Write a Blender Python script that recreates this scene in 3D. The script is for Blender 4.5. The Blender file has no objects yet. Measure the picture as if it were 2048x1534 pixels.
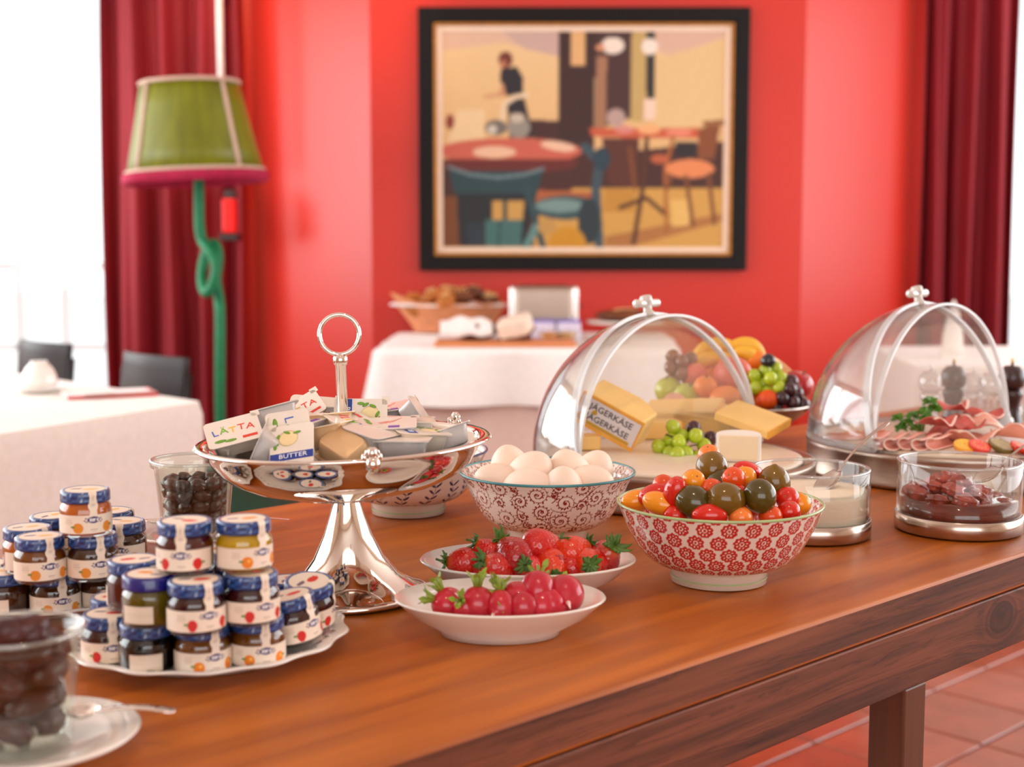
import bpy, math, random
import numpy as np
from mathutils import Vector, Matrix, Quaternion, Euler
R = math.radians
random.seed(7); rng = np.random.RandomState(7)
S = bpy.context.scene; C = S.collection

# ---------------------------------------------------------------- camera, world, light, exposure
F = 2700.0; H = 1.14; T = .85; PITCH = R(5.84)
cam = bpy.data.cameras.new('camera'); co = bpy.data.objects.new('camera', cam); C.objects.link(co)
cam.sensor_width = 36; cam.lens = F / 2048 * 36
co.location = (0, 0, H); co.rotation_euler = (R(90) - PITCH, 0, 0)
cam.dof.use_dof = True; cam.dof.focus_distance = 1.2; cam.dof.aperture_fstop = 6.0
cam.clip_start = .02
S.camera = co
S.view_settings.view_transform = 'Standard'; S.view_settings.look = 'None'
S.view_settings.gamma = 1; S.view_settings.use_curve_mapping = False
S.view_settings.exposure = -1.15
S.cycles.use_denoising = True
S.cycles.max_bounces = 10; S.cycles.diffuse_bounces = 4; S.cycles.glossy_bounces = 5
S.cycles.transmission_bounces = 8; S.cycles.transparent_max_bounces = 40
S.cycles.sample_clamp_indirect = 6
S.cycles.caustics_reflective = False; S.cycles.caustics_refractive = False
w = bpy.data.worlds.new('sky'); S.world = w; w.use_nodes = True
w.node_tree.nodes['Background'].inputs[0].default_value = (.93, .97, 1, 1)
w.node_tree.nodes['Background'].inputs[1].default_value = 4.0

def area(name, loc, rot, sx, sy, power, col=(1, 1, 1)):
    l = bpy.data.lights.new(name, 'AREA'); l.shape = 'RECTANGLE'; l.size = sx; l.size_y = sy
    l.energy = power; l.color = col
    o = bpy.data.objects.new(name, l); C.objects.link(o); o.location = loc; o.rotation_euler = rot; return o
# daylight entering by the windows of the side and rear walls
area('daylight_left_window', (-3.52, 2.3, 1.75), (R(90), 0, R(-90)), 4.2, 1.9, 220, (.95, .98, 1))
area('daylight_left_far_window', (-3.52, 5.6, 1.75), (R(90), 0, R(-90)), 1.5, 1.9, 110, (.95, .98, 1))
area('daylight_right_window', (3.52, 3.4, 1.75), (R(90), 0, R(90)), 5.6, 1.9, 210, (.97, .98, 1))
area('daylight_rear_window', (0.4, -2.72, 1.75), (R(90), 0, 0), 3.6, 1.9, 75, (1, .98, .95))
def spot(name, loc, tgt, power, col, ang=50, size=.05):
    l = bpy.data.lights.new(name, 'SPOT'); l.energy = power; l.color = col
    l.spot_size = R(ang); l.spot_blend = .8; l.shadow_soft_size = size
    o = bpy.data.objects.new(name, l); C.objects.link(o); o.location = loc
    o.rotation_euler = (Vector(tgt) - Vector(loc)).to_track_quat('-Z', 'Y').to_euler(); return o
spot('ceiling_spot_light_picture', (-.95, 5.5, 2.94), (-.72, 6.3, 2.3), 90, (1, .6, .28), 55)
spot('ceiling_spot_light_corner', (-1.3, 5.5, 2.94), (-1.3, 6.6, 1.9), 120, (1, .6, .3), 60)
spot('ceiling_spot_light_buffet', (.1, .2, 2.94), (.1, 1.2, .85), 55, (1, .78, .55), 60)

# ---------------------------------------------------------------- pixel helpers (2048 x 1534)
def ray(px, py):
    x = (px - 1024) / F; y = (767 - py) / F
    return Vector((x, math.cos(PITCH) + y * math.sin(PITCH), -math.sin(PITCH) + y * math.cos(PITCH)))
def PZ(px, py, z):
    d = ray(px, py); t = (z - H) / d.z; return Vector((d.x * t, d.y * t, z))
def PY(px, py, y):
    d = ray(px, py); t = y / d.y; return Vector((d.x * t, y, H + d.z * t))
def hit(px, py, fun, t0=.5, t1=4.):
    d = ray(px, py); t = t0
    while t < t1:
        p = Vector((0, 0, H)) + d * t
        if p.z <= fun(p.x, p.y): return p
        t += .002
    return p
def heap(cx, cy, r, zb, h):
    def f(x, y):
        q = ((x - cx) ** 2 + (y - cy) ** 2) / r ** 2
        return zb + h * (1 - q) if q < 1 else zb
    return f
TA = R(43.18); ux, uy = math.cos(TA), math.sin(TA)
def UW(u, w_, z=0): return Vector((ux * u - uy * w_, uy * u + ux * w_, z))

# ---------------------------------------------------------------- materials
def lin(c):
    return tuple(((v / 255 / 12.92) if v / 255 <= .04045 else ((v / 255 + .055) / 1.055) ** 2.4) for v in c)
_m = {}
def nt(name):
    m = bpy.data.materials.new(name); m.use_nodes = True
    return m, m.node_tree.nodes, m.node_tree.links, m.node_tree.nodes['Principled BSDF']
def mat(name, rgb=(200, 200, 200), rough=.5, metal=0, var=.12, scale=30, bump=0, bscale=None, attr=False,
        trans=0, sss=0, coat=0, sheen=0, rand=0, stretch=None, alpha=1, spec=.5):
    if name in _m: return _m[name]
    m, N, L, b = nt(name); c = lin(rgb)
    b.inputs['Roughness'].default_value = rough; b.inputs['Metallic'].default_value = metal
    b.inputs['Transmission Weight'].default_value = trans
    b.inputs['Coat Weight'].default_value = coat
    b.inputs['Sheen Weight'].default_value = sheen
    b.inputs['Specular IOR Level'].default_value = spec
    if sss:
        b.inputs['Subsurface Weight'].default_value = sss; b.inputs['Subsurface Radius'].default_value = (.012, .004, .002)
        b.inputs['Subsurface Scale'].default_value = 1
    tc = N.new('ShaderNodeTexCoord'); mp = N.new('ShaderNodeMapping'); L.new(tc.outputs['Object'], mp.inputs[0])
    if stretch: mp.inputs['Scale'].default_value = stretch
    no = N.new('ShaderNodeTexNoise'); no.inputs['Scale'].default_value = scale; no.inputs['Detail'].default_value = 4
    L.new(mp.outputs[0], no.inputs['Vector'])
    if attr:
        at = N.new('ShaderNodeVertexColor'); at.layer_name = 'Col'; src = at.outputs[0]
    else:
        rg = N.new('ShaderNodeRGB'); rg.outputs[0].default_value = (*c, 1); src = rg.outputs[0]
    hsv = N.new('ShaderNodeHueSaturation'); L.new(src, hsv.inputs['Color'])
    mr = N.new('ShaderNodeMapRange'); mr.inputs['To Min'].default_value = 1 - var; mr.inputs['To Max'].default_value = 1 + var
    mr.inputs['From Min'].default_value = .3; mr.inputs['From Max'].default_value = .7
    L.new(no.outputs[0], mr.inputs[0])
    if rand:
        oi = N.new('ShaderNodeObjectInfo'); m2 = N.new('ShaderNodeMapRange')
        m2.inputs['To Min'].default_value = 1 - rand; m2.inputs['To Max'].default_value = 1 + rand
        L.new(oi.outputs['Random'], m2.inputs[0]); mu = N.new('ShaderNodeMath'); mu.operation = 'MULTIPLY'
        L.new(mr.outputs[0], mu.inputs[0]); L.new(m2.outputs[0], mu.inputs[1]); L.new(mu.outputs[0], hsv.inputs['Value'])
    else: L.new(mr.outputs[0], hsv.inputs['Value'])
    L.new(hsv.outputs[0], b.inputs['Base Color'])
    if bump:
        bu = N.new('ShaderNodeBump'); bu.inputs['Strength'].default_value = bump; bu.inputs['Distance'].default_value = .002
        n2 = N.new('ShaderNodeTexNoise'); n2.inputs['Scale'].default_value = bscale or scale * 3; n2.inputs['Detail'].default_value = 3
        L.new(mp.outputs[0], n2.inputs['Vector']); L.new(n2.outputs[0], bu.inputs['Height']); L.new(bu.outputs[0], b.inputs['Normal'])
    _m[name] = m; return m
def glass(name, tint=(1, 1, 1), k=1.0, base=.02, haze=0, rough=.02):
    """thin clear sheet: light passes straight through, reflection by Fresnel"""
    if name in _m: return _m[name]
    m, N, L, b = nt(name); out = N['Material Output']; N.remove(b)
    tr = N.new('ShaderNodeBsdfTransparent'); tr.inputs[0].default_value = (*tint, 1)
    gl = N.new('ShaderNodeBsdfGlossy'); gl.inputs['Roughness'].default_value = rough
    lw = N.new('ShaderNodeLayerWeight'); lw.inputs[0].default_value = .5
    pw_ = N.new('ShaderNodeMath'); pw_.operation = 'POWER'; pw_.inputs[1].default_value = 3.6; L.new(lw.outputs['Facing'], pw_.inputs[0])
    fr = N.new('ShaderNodeMath'); fr.operation = 'MULTIPLY_ADD'; fr.inputs[1].default_value = .9; fr.inputs[2].default_value = .04; L.new(pw_.outputs[0], fr.inputs[0])
    no = N.new('ShaderNodeTexNoise'); no.inputs['Scale'].default_value = 20
    ma = N.new('ShaderNodeMath'); ma.operation = 'MULTIPLY_ADD'; ma.inputs[1].default_value = k; ma.inputs[2].default_value = base
    L.new(fr.outputs[0], ma.inputs[0]); mx = N.new('ShaderNodeMixShader'); L.new(ma.outputs[0], mx.inputs[0])
    L.new(tr.outputs[0], mx.inputs[1]); L.new(gl.outputs[0], mx.inputs[2]); last = mx.outputs[0]
    if haze:
        di = N.new('ShaderNodeBsdfDiffuse'); di.inputs[0].default_value = (.95, .95, .95, 1)
        tl = N.new('ShaderNodeBsdfTranslucent'); tl.inputs[0].default_value = (.95, .95, .95, 1)
        a2 = N.new('ShaderNodeMixShader'); L.new(di.outputs[0], a2.inputs[1]); L.new(tl.outputs[0], a2.inputs[2])
        m3 = N.new('ShaderNodeMixShader'); m3.inputs[0].default_value = haze
        L.new(last, m3.inputs[1]); L.new(a2.outputs[0], m3.inputs[2]); last = m3.outputs[0]
    L.new(last, out.inputs[0]); _m[name] = m; return m
def fabric(name, rgb, rough=.9, tl=.0, var=.04):
    m = mat(name, rgb, rough, var=var, scale=60, bump=.15, bscale=900, sheen=.3)
    return m

# ---------------------------------------------------------------- mesh helpers
class MB:
    def __init__(s): s.v = []; s.f = []; s.mi = []; s.c = []
    def add(s, vs, fs, mi=0, cols=None):
        o = len(s.v); s.v += [tuple(p) for p in vs]; s.f += [tuple(i + o for i in q) for q in fs]; s.mi += [mi] * len(fs)
        if cols is not None: s.c += list(cols)
        return s
    def box(s, cx, cy, cz, sx, sy, sz, mi=0, M=None, taper=1):
        vs = []
        for z in (-.5, .5):
            k = taper if z > 0 else 1
            for x, y in ((-.5, -.5), (.5, -.5), (.5, .5), (-.5, .5)):
                p = Vector((cx + x * sx * k, cy + y * sy * k, cz + z * sz)); vs.append(M @ p if M else p)
        return s.add(vs, [(3, 2, 1, 0), (4, 5, 6, 7), (0, 1, 5, 4), (1, 2, 6, 5), (2, 3, 7, 6), (3, 0, 4, 7)], mi)
    def lathe(s, prof, n=48, mi=0, M=None, sx=1, sy=1, a0=0, a1=2 * math.pi, wob=None):
        full = abs(a1 - a0 - 2 * math.pi) < 1e-6; m = n if full else n + 1; vs = []; fs = []
        for r, z in prof:
            for i in range(m):
                a = a0 + (a1 - a0) * i / n; rr = r * (wob(a, z) if wob else 1)
                p = Vector((rr * math.cos(a) * sx, rr * math.sin(a) * sy, z)); vs.append(M @ p if M else p)
        for j in range(len(prof) - 1):
            for i in range(n):
                k = (i + 1) % m
                fs.append((j * m + i, j * m + k, (j + 1) * m + k, (j + 1) * m + i))
        return s.add(vs, fs, mi)
    def tube(s, pts, r, n=10, mi=0, cap=True, closed=False, flat=1):
        pts = [Vector(p) for p in pts]; vs = []; fs = []; k = len(pts); up = None
        for i, p in enumerate(pts):
            a = pts[(i - 1) % k] if (closed or i) else p; b = pts[(i + 1) % k] if (closed or i < k - 1) else p
            t = (b - a).normalized()
            if up is None:
                up = Vector((0, 0, 1)) if abs(t.z) < .9 else Vector((0, 1, 0))
            x = t.cross(up)
            if x.length < 1e-4: x = t.cross(Vector((1, 0, 0)))
            x.normalize(); y = x.cross(t).normalized(); up = y
            rr = r[i] if hasattr(r, '__len__') else r
            for q in range(n):
                an = 2 * math.pi * q / n; vs.append(p + x * math.cos(an) * rr + y * math.sin(an) * rr * flat)
        for i in range(k if closed else k - 1):
            for q in range(n):
                fs.append((i * n + q, i * n + (q + 1) % n, ((i + 1) % k) * n + (q + 1) % n, ((i + 1) % k) * n + q))
        if cap and not closed:
            fs.append(tuple(range(n - 1, -1, -1))); fs.append(tuple((k - 1) * n + q for q in range(n)))
        return s.add(vs, fs, mi)
    def ball(s, c, rx, ry=None, rz=None, n=16, m=10, mi=0, M=None, fn=None):
        ry = ry or rx; rz = rz or rx; vs = [Vector((0, 0, -1))]; fs = []
        for j in range(1, m):
            t = -math.pi / 2 + math.pi * j / m
            for i in range(n):
                a = 2 * math.pi * i / n; vs.append(Vector((math.cos(a) * math.cos(t), math.sin(a) * math.cos(t), math.sin(t))))
        vs.append(Vector((0, 0, 1)))
        if fn: vs = [fn(p) for p in vs]
        vs = [Vector((p.x * rx, p.y * ry, p.z * rz)) for p in vs]
        if M: vs = [M @ p for p in vs]
        c = Vector(c); vs = [p + c for p in vs]
        for i in range(n): fs.append((0, 1 + (i + 1) % n, 1 + i))
        for j in range(m - 2):
            for i in range(n):
                a = 1 + j * n; fs.append((a + i, a + (i + 1) % n, a + n + (i + 1) % n, a + n + i))
        a = 1 + (m - 2) * n; e = len(vs) - 1
        for i in range(n): fs.append((a + i, a + (i + 1) % n, e))
        return s.add(vs, fs, mi)
    def prism(s, poly, z0, z1, mi=0, M=None):
        n = len(poly); vs = [Vector((x, y, z0)) for x, y in poly] + [Vector((x, y, z1)) for x, y in poly]
        if M: vs = [M @ p for p in vs]
        fs = [tuple(range(n - 1, -1, -1)), tuple(range(n, 2 * n))] + [(i, (i + 1) % n, n + (i + 1) % n, n + i) for i in range(n)]
        return s.add(vs, fs, mi)
    def grid(s, fn, nu, nv, mi=0, cols=None):
        vs = [fn(i / nu, j / nv) for j in range(nv + 1) for i in range(nu + 1)]
        fs = [(j * (nu + 1) + i, j * (nu + 1) + i + 1, (j + 1) * (nu + 1) + i + 1, (j + 1) * (nu + 1) + i) for j in range(nv) for i in range(nu)]
        return s.add(vs, fs, mi, cols)
    def build(s, name, mats, parent=None, loc=(0, 0, 0), rot=(0, 0, 0), smooth=True, bevel=0, solid=0, sub=0, auto=None):
        me = bpy.data.meshes.new(name); me.from_pydata(s.v, [], s.f)
        if not isinstance(mats, (list, tuple)): mats = [mats]
        for m in mats: me.materials.append(m)
        if any(s.mi): me.polygons.foreach_set('material_index', s.mi)
        if s.c and len(s.c) == len(s.v):
            ca = me.color_attributes.new('Col', 'FLOAT_COLOR', 'POINT')
            a = np.ones((len(s.v), 4), np.float32); a[:, :3] = np.array(s.c)[:, :3]; ca.data.foreach_set('color', a.ravel())
        if smooth: me.polygons.foreach_set('use_smooth', [True] * len(s.f))
        if smooth and auto: me.set_sharp_from_angle(angle=R(auto))
        me.update()
        o = bpy.data.objects.new(name, me); C.objects.link(o); o.location = loc; o.rotation_euler = rot
        if parent is not None: o.parent = parent
        if solid: md = o.modifiers.new('solid', 'SOLIDIFY'); md.thickness = solid; md.offset = 0
        if bevel: md = o.modifiers.new('bevel', 'BEVEL'); md.width = bevel; md.segments = 2; md.limit_method = 'ANGLE'
        if sub: md = o.modifiers.new('sub', 'SUBSURF'); md.levels = sub; md.render_levels = sub
        return o
def tag(o, label=None, cat=None, group=None, kind=None):
    if label: o['label'] = label
    if cat: o['category'] = cat
    if group: o['group'] = group
    if kind: o['kind'] = kind
    return o
def thing(name, label, cat, loc=(0, 0, 0), rot=(0, 0, 0), group=None):
    o = bpy.data.objects.new(name, None); C.objects.link(o); o.empty_display_size = .02
    o.location = loc; o.rotation_euler = rot; return tag(o, label, cat, group)
def kids(o): return [c for c in ALLKIDS.get(o.name, [])] if o.name in ALLKIDS else list(o.children)
ALLKIDS = {}
def copy_tree(o, parent=None):
    c = o.copy(); C.objects.link(c)
    if parent is not None: c.parent = parent
    for ch in list(o.children): copy_tree(ch, c)
    return c
def aim(d): return Vector(d).to_track_quat('Z', 'Y').to_euler()
def relax(pts, rad, it=60, k=.95, fix_z=False, pin=.02):
    P = [Vector(p) for p in pts]; O = [p.copy() for p in P]
    for _ in range(it):
        for i in range(len(P)):
            for j in range(i + 1, len(P)):
                d = P[i] - P[j]
                if fix_z:
                    if abs(d.z) > .015: continue
                    d.z = 0
                m = (rad[i] + rad[j]) * k; l = d.length
                if 1e-6 < l < m:
                    s = d.normalized() * (m - l) * .5; P[i] += s; P[j] -= s
        for i in range(len(P)): P[i] += (O[i] - P[i]) * pin
    return P
# ================================================================ SETTING
RED = mat('red_wall_paint', (204, 38, 18), .37, var=.05, scale=1.2, bump=.05, bscale=40, spec=.6)
CRW = mat('warm_cream_wall', (232, 214, 190), .7, var=.03, scale=2)
WHITE = mat('white_window_paint', (238, 238, 234), .4, var=.02)
def wall(name, pts, z0=0, z1=3.0, th=.1, m=None):
    """wall panel along a footprint segment; thickness goes away from the room"""
    (x0, y0), (x1, y1) = pts; d = Vector((x1 - x0, y1 - y0, 0)).normalized(); n = Vector((d.y, -d.x, 0)) * -th
    b = MB(); b.prism([(x0, y0), (x1, y1), (x1 + n.x, y1 + n.y), (x0 + n.x, y0 + n.y)], z0, z1)
    return tag(b.build(name, m or RED, smooth=False), kind='structure')
def wall_holes(name, axis, c, a0, a1, holes, th=.1, m=None):
    """straight wall with window holes. axis 'x': runs along x at y=c ; 'y': runs along y at x=c"""
    b = MB()
    def put(p, q, z0, z1):
        if axis == 'x': b.box((p + q) / 2, c + th / 2, (z0 + z1) / 2, q - p, th, z1 - z0)
        else: b.box(c + (th / 2 if c > 0 else -th / 2), (p + q) / 2, (z0 + z1) / 2, th, q - p, z1 - z0)
    cur = a0
    for h0, h1, z0, z1 in holes:
        if h0 > cur: put(cur, h0, 0, 3)
        put(h0, h1, 0, z0); put(h0, h1, z1, 3); cur = h1
    if a1 > cur: put(cur, a1, 0, 3)
    return tag(b.build(name, m or RED, smooth=False), kind='structure')
wall('wall_back', [(-.641, 6.2), (1.323, 6.2)])
wall('wall_back_facet_left', [(-1.27, 6.7), (-.641, 6.2)])
wall('wall_back_facet_right', [(1.323, 6.2), (1.93, 6.62)])
wall('wall_back_pier_left', [(-1.36, 6.7), (-1.27, 6.7)], th=.35)
wall_holes('wall_back_left', 'x', 7.0, -3.6, -1.3, [(-3.45, -2.02, .06, 2.75)])
wall_holes('wall_back_right', 'x', 7.0, 1.95, 3.6, [(2.5, 3.45, .06, 2.75)])
wall_holes('wall_left', 'y', -3.6, -2.8, 7.1, [(.2, 4.4, .8, 2.7), (4.85, 6.35, .8, 2.7)], m=CRW)
wall_holes('wall_right', 'y', 3.6, -2.8, 7.1, [(.6, 6.2, .8, 2.7)], m=CRW)
wall_holes('wall_front', 'x', -2.9, -3.6, 3.6, [(-1.4, 2.2, .8, 2.7)], m=CRW)
b = MB(); b.box(0, 2.1, 3.05, 7.4, 10.1, .1)
tag(b.build('ceiling', mat('ceiling_plaster', (236, 226, 214), .9, var=.03), smooth=False), kind='structure')
def window(name, axis, c, a0, a1, z0, z1, nm=1, pane=True):
    root = tag(bpy.data.objects.new(name, None), kind='structure'); C.objects.link(root)
    def bx(p, q, z_0, z_1, th, off=0):
        bb = MB()
        if axis == 'x': bb.box((p + q) / 2, c + off, (z_0 + z_1) / 2, q - p, th, z_1 - z_0)
        else: bb.box(c + off, (p + q) / 2, (z_0 + z_1) / 2, th, q - p, z_1 - z_0)
        return bb
    f = MB()
    for bb in [bx(a0, a0 + .05, z0, z1, .06), bx(a1 - .05, a1, z0, z1, .06), bx(a0 + .05, a1 - .05, z0, z0 + .05, .06), bx(a0 + .05, a1 - .05, z1 - .05, z1, .06)]:
        f.add(bb.v, bb.f)
    for i in range(1, nm + 1):
        p = a0 + (a1 - a0) * i / (nm + 1); bb = bx(p - .03, p + .03, z0 + .05, z1 - .05, .05); f.add(bb.v, bb.f)
    f.build('window_frame', WHITE, root, smooth=False)
    bx(a0 - .04, a1 + .04, z0 - .03, z0, .16).build('window_sill', WHITE, root, smooth=False)
    if pane: bx(a0 + .05, a1 - .05, z0 + .05, z1 - .05, .006).build('pane', glass('window_glass', (1, 1, 1), .9, 0), root, smooth=False)
window('window_1', 'x', 7.05, -3.45, -2.02, .06, 2.75, 1)
window('window_2', 'x', 7.05, 2.5, 3.45, .06, 2.75, 0)
window('window_3', 'y', -3.65, .2, 4.4, .8, 2.7, 3, False)
window('window_4', 'y', -3.65, 4.85, 6.35, .8, 2.7, 1, False)
window('window_5', 'y', 3.65, .6, 6.2, .8, 2.7, 4, False)
window('window_6', 'x', -2.85, -1.4, 2.2, .8, 2.7, 2, False)

# floor: slab, grouted terracotta tiles parallel to the buffet
GR = mat('floor_grout', (128, 104, 92), .9, var=.1)
b = MB(); b.box(0, 2.1, -.06, 7.4, 10.1, .1); floor = tag(b.build('floor', GR, smooth=False), kind='structure')
TILE = mat('terracotta_tile', (160, 74, 46), .22, var=.18, scale=7, bump=.12, bscale=25, rand=.1, coat=.25)
def tile_geo(b, x, y, s=.1315, M=None):
    h = .0; vs = []
    for z, k in ((-.012, s), (-.0035, s), (0, s - .003)):
        for a, c_ in ((-1, -1), (1, -1), (1, 1), (-1, 1)): vs.append(UW(x + a * k, y + c_ * k, z))
    b.add(vs, [(0, 1, 5, 4), (1, 2, 6, 5), (2, 3, 7, 6), (3, 0, 4, 7), (4, 5, 9, 8), (5, 6, 10, 9), (6, 7, 11, 10), (7, 4, 8, 11), (8, 9, 10, 11)])
one = MB(); tile_geo(one, 0, 0); tm = None; far = MB()
for i in range(-34, 34):
    for j in range(-34, 34):
        u = 2.835 + .135 + i * .27; w_ = 1.444 + .135 + j * .27; p = UW(u, w_)
        if not (-3.45 < p.x < 3.45 and -2.6 < p.y < 6.9): continue
        if p.y > 6.05 and -1.4 < p.x < 2.1: continue
        if 1.9 < u < 5.2 and .8 < w_ < 2.6:
            if tm is None: o = one.build('tile', TILE, floor, smooth=False); tm = o.data
            else: o = bpy.data.objects.new('tile', tm); C.objects.link(o); o.parent = floor
            o.location = (p.x, p.y, 0.002 + rng.rand() * .001)
        else: tile_geo(far, u, w_)
tag(far.build('tile_field', TILE, floor, (0, 0, .002), smooth=False), kind='stuff')
b = MB(); b.box(.34, 6.185, .05, 1.96, .03, .1); tag(b.build('baseboard_back', mat('dark_baseboard', (70, 30, 24), .5), smooth=False, bevel=.004), kind='structure')

# outside: pale terrace railing and house seen bleached through the window
PALE = mat('pale_outdoor_paint', (232, 232, 230), .8, var=.03)
rl = thing('terrace_railing', 'pale bleached terrace railing outside the left window', 'railing', (-3.2, 9.2, .0))
MB().box(0, 0, 1.0, 3.6, .06, .06).build('rail', PALE, rl, smooth=False)
MB().box(0, 0, .45, 3.6, .05, .05).build('rail', PALE, rl, smooth=False)
pm = None
for i in range(12):
    if pm is None: o = MB().box(0, 0, .5, .05, .05, 1.0).build('baluster', PALE, rl, smooth=False); pm = o.data
    else: o = bpy.data.objects.new('baluster', pm); C.objects.link(o); o.parent = rl
    o.location = (-1.7 + i * .31, 0, 0)
b = MB(); b.box(0, 6, -.15, 26, 26, .1); g = tag(b.build('terrace_ground', PALE, loc=(0, 14.2, 0), smooth=False), kind='structure')

# ---------------------------------------------------------------- curtains
def curtain(name, label, x0, x1, y, n, z0, z1, seed, amp=.06):
    rs = random.Random(seed); ph = [rs.uniform(0, 6) for _ in range(5)]
    root = thing(name, label, 'curtain', ((x0 + x1) / 2, y, z0)); cx = (x0 + x1) / 2
    def fn(s, t):
        z = t * (z1 - z0); k = .75 + .25 * math.sin(3 * t + ph[0])
        x = x0 + (x1 - x0) * (s + .02 * math.sin(9 * s + 4 * t + ph[1]))
        a = 2 * math.pi * n * s
        yy = amp * k * (math.sin(a + .5 * math.sin(2 * t + ph[2])) + .35 * math.sin(2.3 * a + ph[3] + t)) + .02 * math.sin(5 * s + ph[4])
        if s < .001: x += .02 * (t - .5)
        return (x - cx, yy, z)
    b = MB(); b.grid(fn, 150, 24)
    b.build('cloth', mat('burgundy_velvet', (134, 2, 24), .7, var=.12, scale=8, sheen=.05, stretch=(1, 1, .3), bump=.1, bscale=300), root, solid=.004)
    h = MB(); h.grid(lambda s, t: (lambda p: (p[0], p[1] - .004, t * .05))(fn(s, t * .02)), 150, 2)
    h.build('hem', mat('burgundy_velvet', (150, 8, 34)), root, solid=.004)
    MB().tube([(-.5 * abs(x1 - x0) - .05, .0, z1 - z0 + .02), (.5 * abs(x1 - x0) + .05, 0, z1 - z0 + .02)], .014, 12).build('curtain_rod', mat('brass_rod', (170, 130, 70), .3, 1), root)
curtain('curtain', 'burgundy velvet curtain hanging behind the green lamp, beside the left window', -1.955, -1.31, 6.55, 3.6, .03, 2.88, 3)
curtain('curtain', 'burgundy velvet curtain at the right edge behind the right acrylic dome', 1.955, 2.40, 6.52, 3.4, .03, 2.88, 8)

# ---------------------------------------------------------------- painting (flat print as vertex colours)
PX0, PX1, PYa, PYb = 205, 1700, 205, 1305
NW, NH = 320, 236
gx, gy = np.meshgrid(np.linspace(PX0, PX1, NW + 1), np.linspace(PYb, PYa, NH + 1))
img = np.zeros((NH + 1, NW + 1, 3)); 
def px_col(c): return np.array(lin(c))
def grad(c0, c1, vert=True):
    t = ((gy - PYa) / (PYb - PYa) if vert else (gx - PX0) / (PX1 - PX0))[..., None]
    return px_col(c0) * (1 - t) + px_col(c1) * t
def pinside(poly):
    m = np.zeros(gx.shape, bool); n = len(poly)
    for i in range(n):
        (xa, ya), (xb, yb) = poly[i], poly[(i + 1) % n]
        if ya == yb: continue
        c = ((ya > gy) != (yb > gy)) & (gx < (xb - xa) * (gy - ya) / (yb - ya) + xa); m ^= c
    return m
def P_(poly, c): img[pinside(poly)] = px_col(c)
def El(cx, cy, rx, ry, c, rot=0):
    a = R(rot); dx = gx - cx; dy = gy - cy
    X = dx * math.cos(a) + dy * math.sin(a); Yv = -dx * math.sin(a) + dy * math.cos(a)
    img[(X / rx) ** 2 + (Yv / ry) ** 2 < 1] = px_col(c)
def Ln(pts, wd, c):
    for (xa, ya), (xb, yb) in zip(pts[:-1], pts[1:]):
        dx, dy = xb - xa, yb - ya; L2 = dx * dx + dy * dy
        t = np.clip(((gx - xa) * dx + (gy - ya) * dy) / L2, 0, 1)
        img[(gx - xa - t * dx) ** 2 + (gy - ya - t * dy) ** 2 < (wd / 2) ** 2] = px_col(c)
img[:] = grad((238, 202, 150), (222, 170, 100))
P_([(205, 205), (820, 205), (820, 320), (520, 260), (205, 300)], (226, 186, 158))
P_([(520, 205), (820, 205), (820, 330), (640, 290)], (205, 172, 160))
P_([(1335, 205), (1700, 205), (1700, 230), (1420, 330), (1335, 300)], (222, 182, 158))
P_([(1340, 340), (1700, 240), (1700, 660), (1340, 700)], (232, 196, 140))
P_([(670, 650), (830, 655), (830, 780), (670, 740)], (66, 34, 30))
P_([(820, 205), (1015, 205), (1010, 860), (820, 860)], (58, 30, 26))
P_([(885, 205), (960, 205), (960, 375), (885, 375)], (228, 178, 120))
P_([(1015, 205), (1230, 205), (1210, 640), (1015, 700)], (70, 40, 40))
P_([(1020, 330), (1075, 330), (1070, 690), (1020, 690)], (168, 120, 88))
P_([(1205, 205), (1290, 205), (1290, 660), (1200, 660)], (200, 168, 104))
P_([(1280, 205), (1330, 205), (1330, 560), (1285, 560)], (40, 38, 40))
El(1105, 275, 60, 42, (245, 228, 210)); El(1300, 280, 42, 42, (248, 232, 216)); El(1040, 285, 26, 16, (222, 150, 110))
P_([(1275, 545), (1335, 545), (1330, 650), (1270, 650)], (246, 214, 190))
# lower ground
P_([(205, 860), (1100, 820), (1700, 760), (1700, 1305), (205, 1305)], (70, 34, 28))
P_([(900, 1000), (1700, 1000), (1700, 1305), (690, 1305), (700, 1160)], (212, 160, 78))
P_([(1070, 1000), (1240, 1010), (1230, 1120), (1060, 1120)], (196, 140, 54))
P_([(1070, 1250), (1700, 1130), (1700, 1170), (1200, 1305), (1070, 1305)], (176, 116, 60))
P_([(1420, 1060), (1520, 1060), (1520, 1190), (1430, 1200)], (232, 186, 104))
P_([(700, 1010), (1020, 1020), (1020, 1060), (700, 1070)], (176, 96, 50))
# waitress figure
P_([(515, 390), (600, 380), (635, 440), (630, 520), (545, 530), (510, 450)], (34, 28, 36))
El(540, 345, 38, 42, (110, 44, 30)); El(528, 368, 18, 20, (190, 120, 84))
P_([(525, 460), (545, 530), (420, 540), (420, 525), (500, 515)], (210, 150, 108))
P_([(545, 550), (640, 540), (690, 740), (660, 760), (560, 740), (550, 600)], (36, 30, 38))
Ln([(520, 660), (535, 570), (600, 530), (650, 525)], 22, (238, 214, 180))
P_([(290, 600), (430, 600), (425, 770), (230, 770)], (240, 208, 160)); El(245, 660, 22, 40, (140, 50, 36))
# left table
El(560, 810, 385, 68, (206, 100, 78)); P_([(205, 850), (930, 850), (900, 900), (560, 940), (205, 900)], (104, 36, 30))
El(480, 815, 115, 30, (240, 196, 160)); El(820, 785, 95, 24, (242, 198, 166), 8)
El(490, 690, 60, 40, (120, 110, 100)); El(610, 690, 60, 55, (150, 144, 132)); El(600, 640, 40, 24, (206, 190, 170)); El(470, 700, 24, 22, (214, 206, 190))
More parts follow.
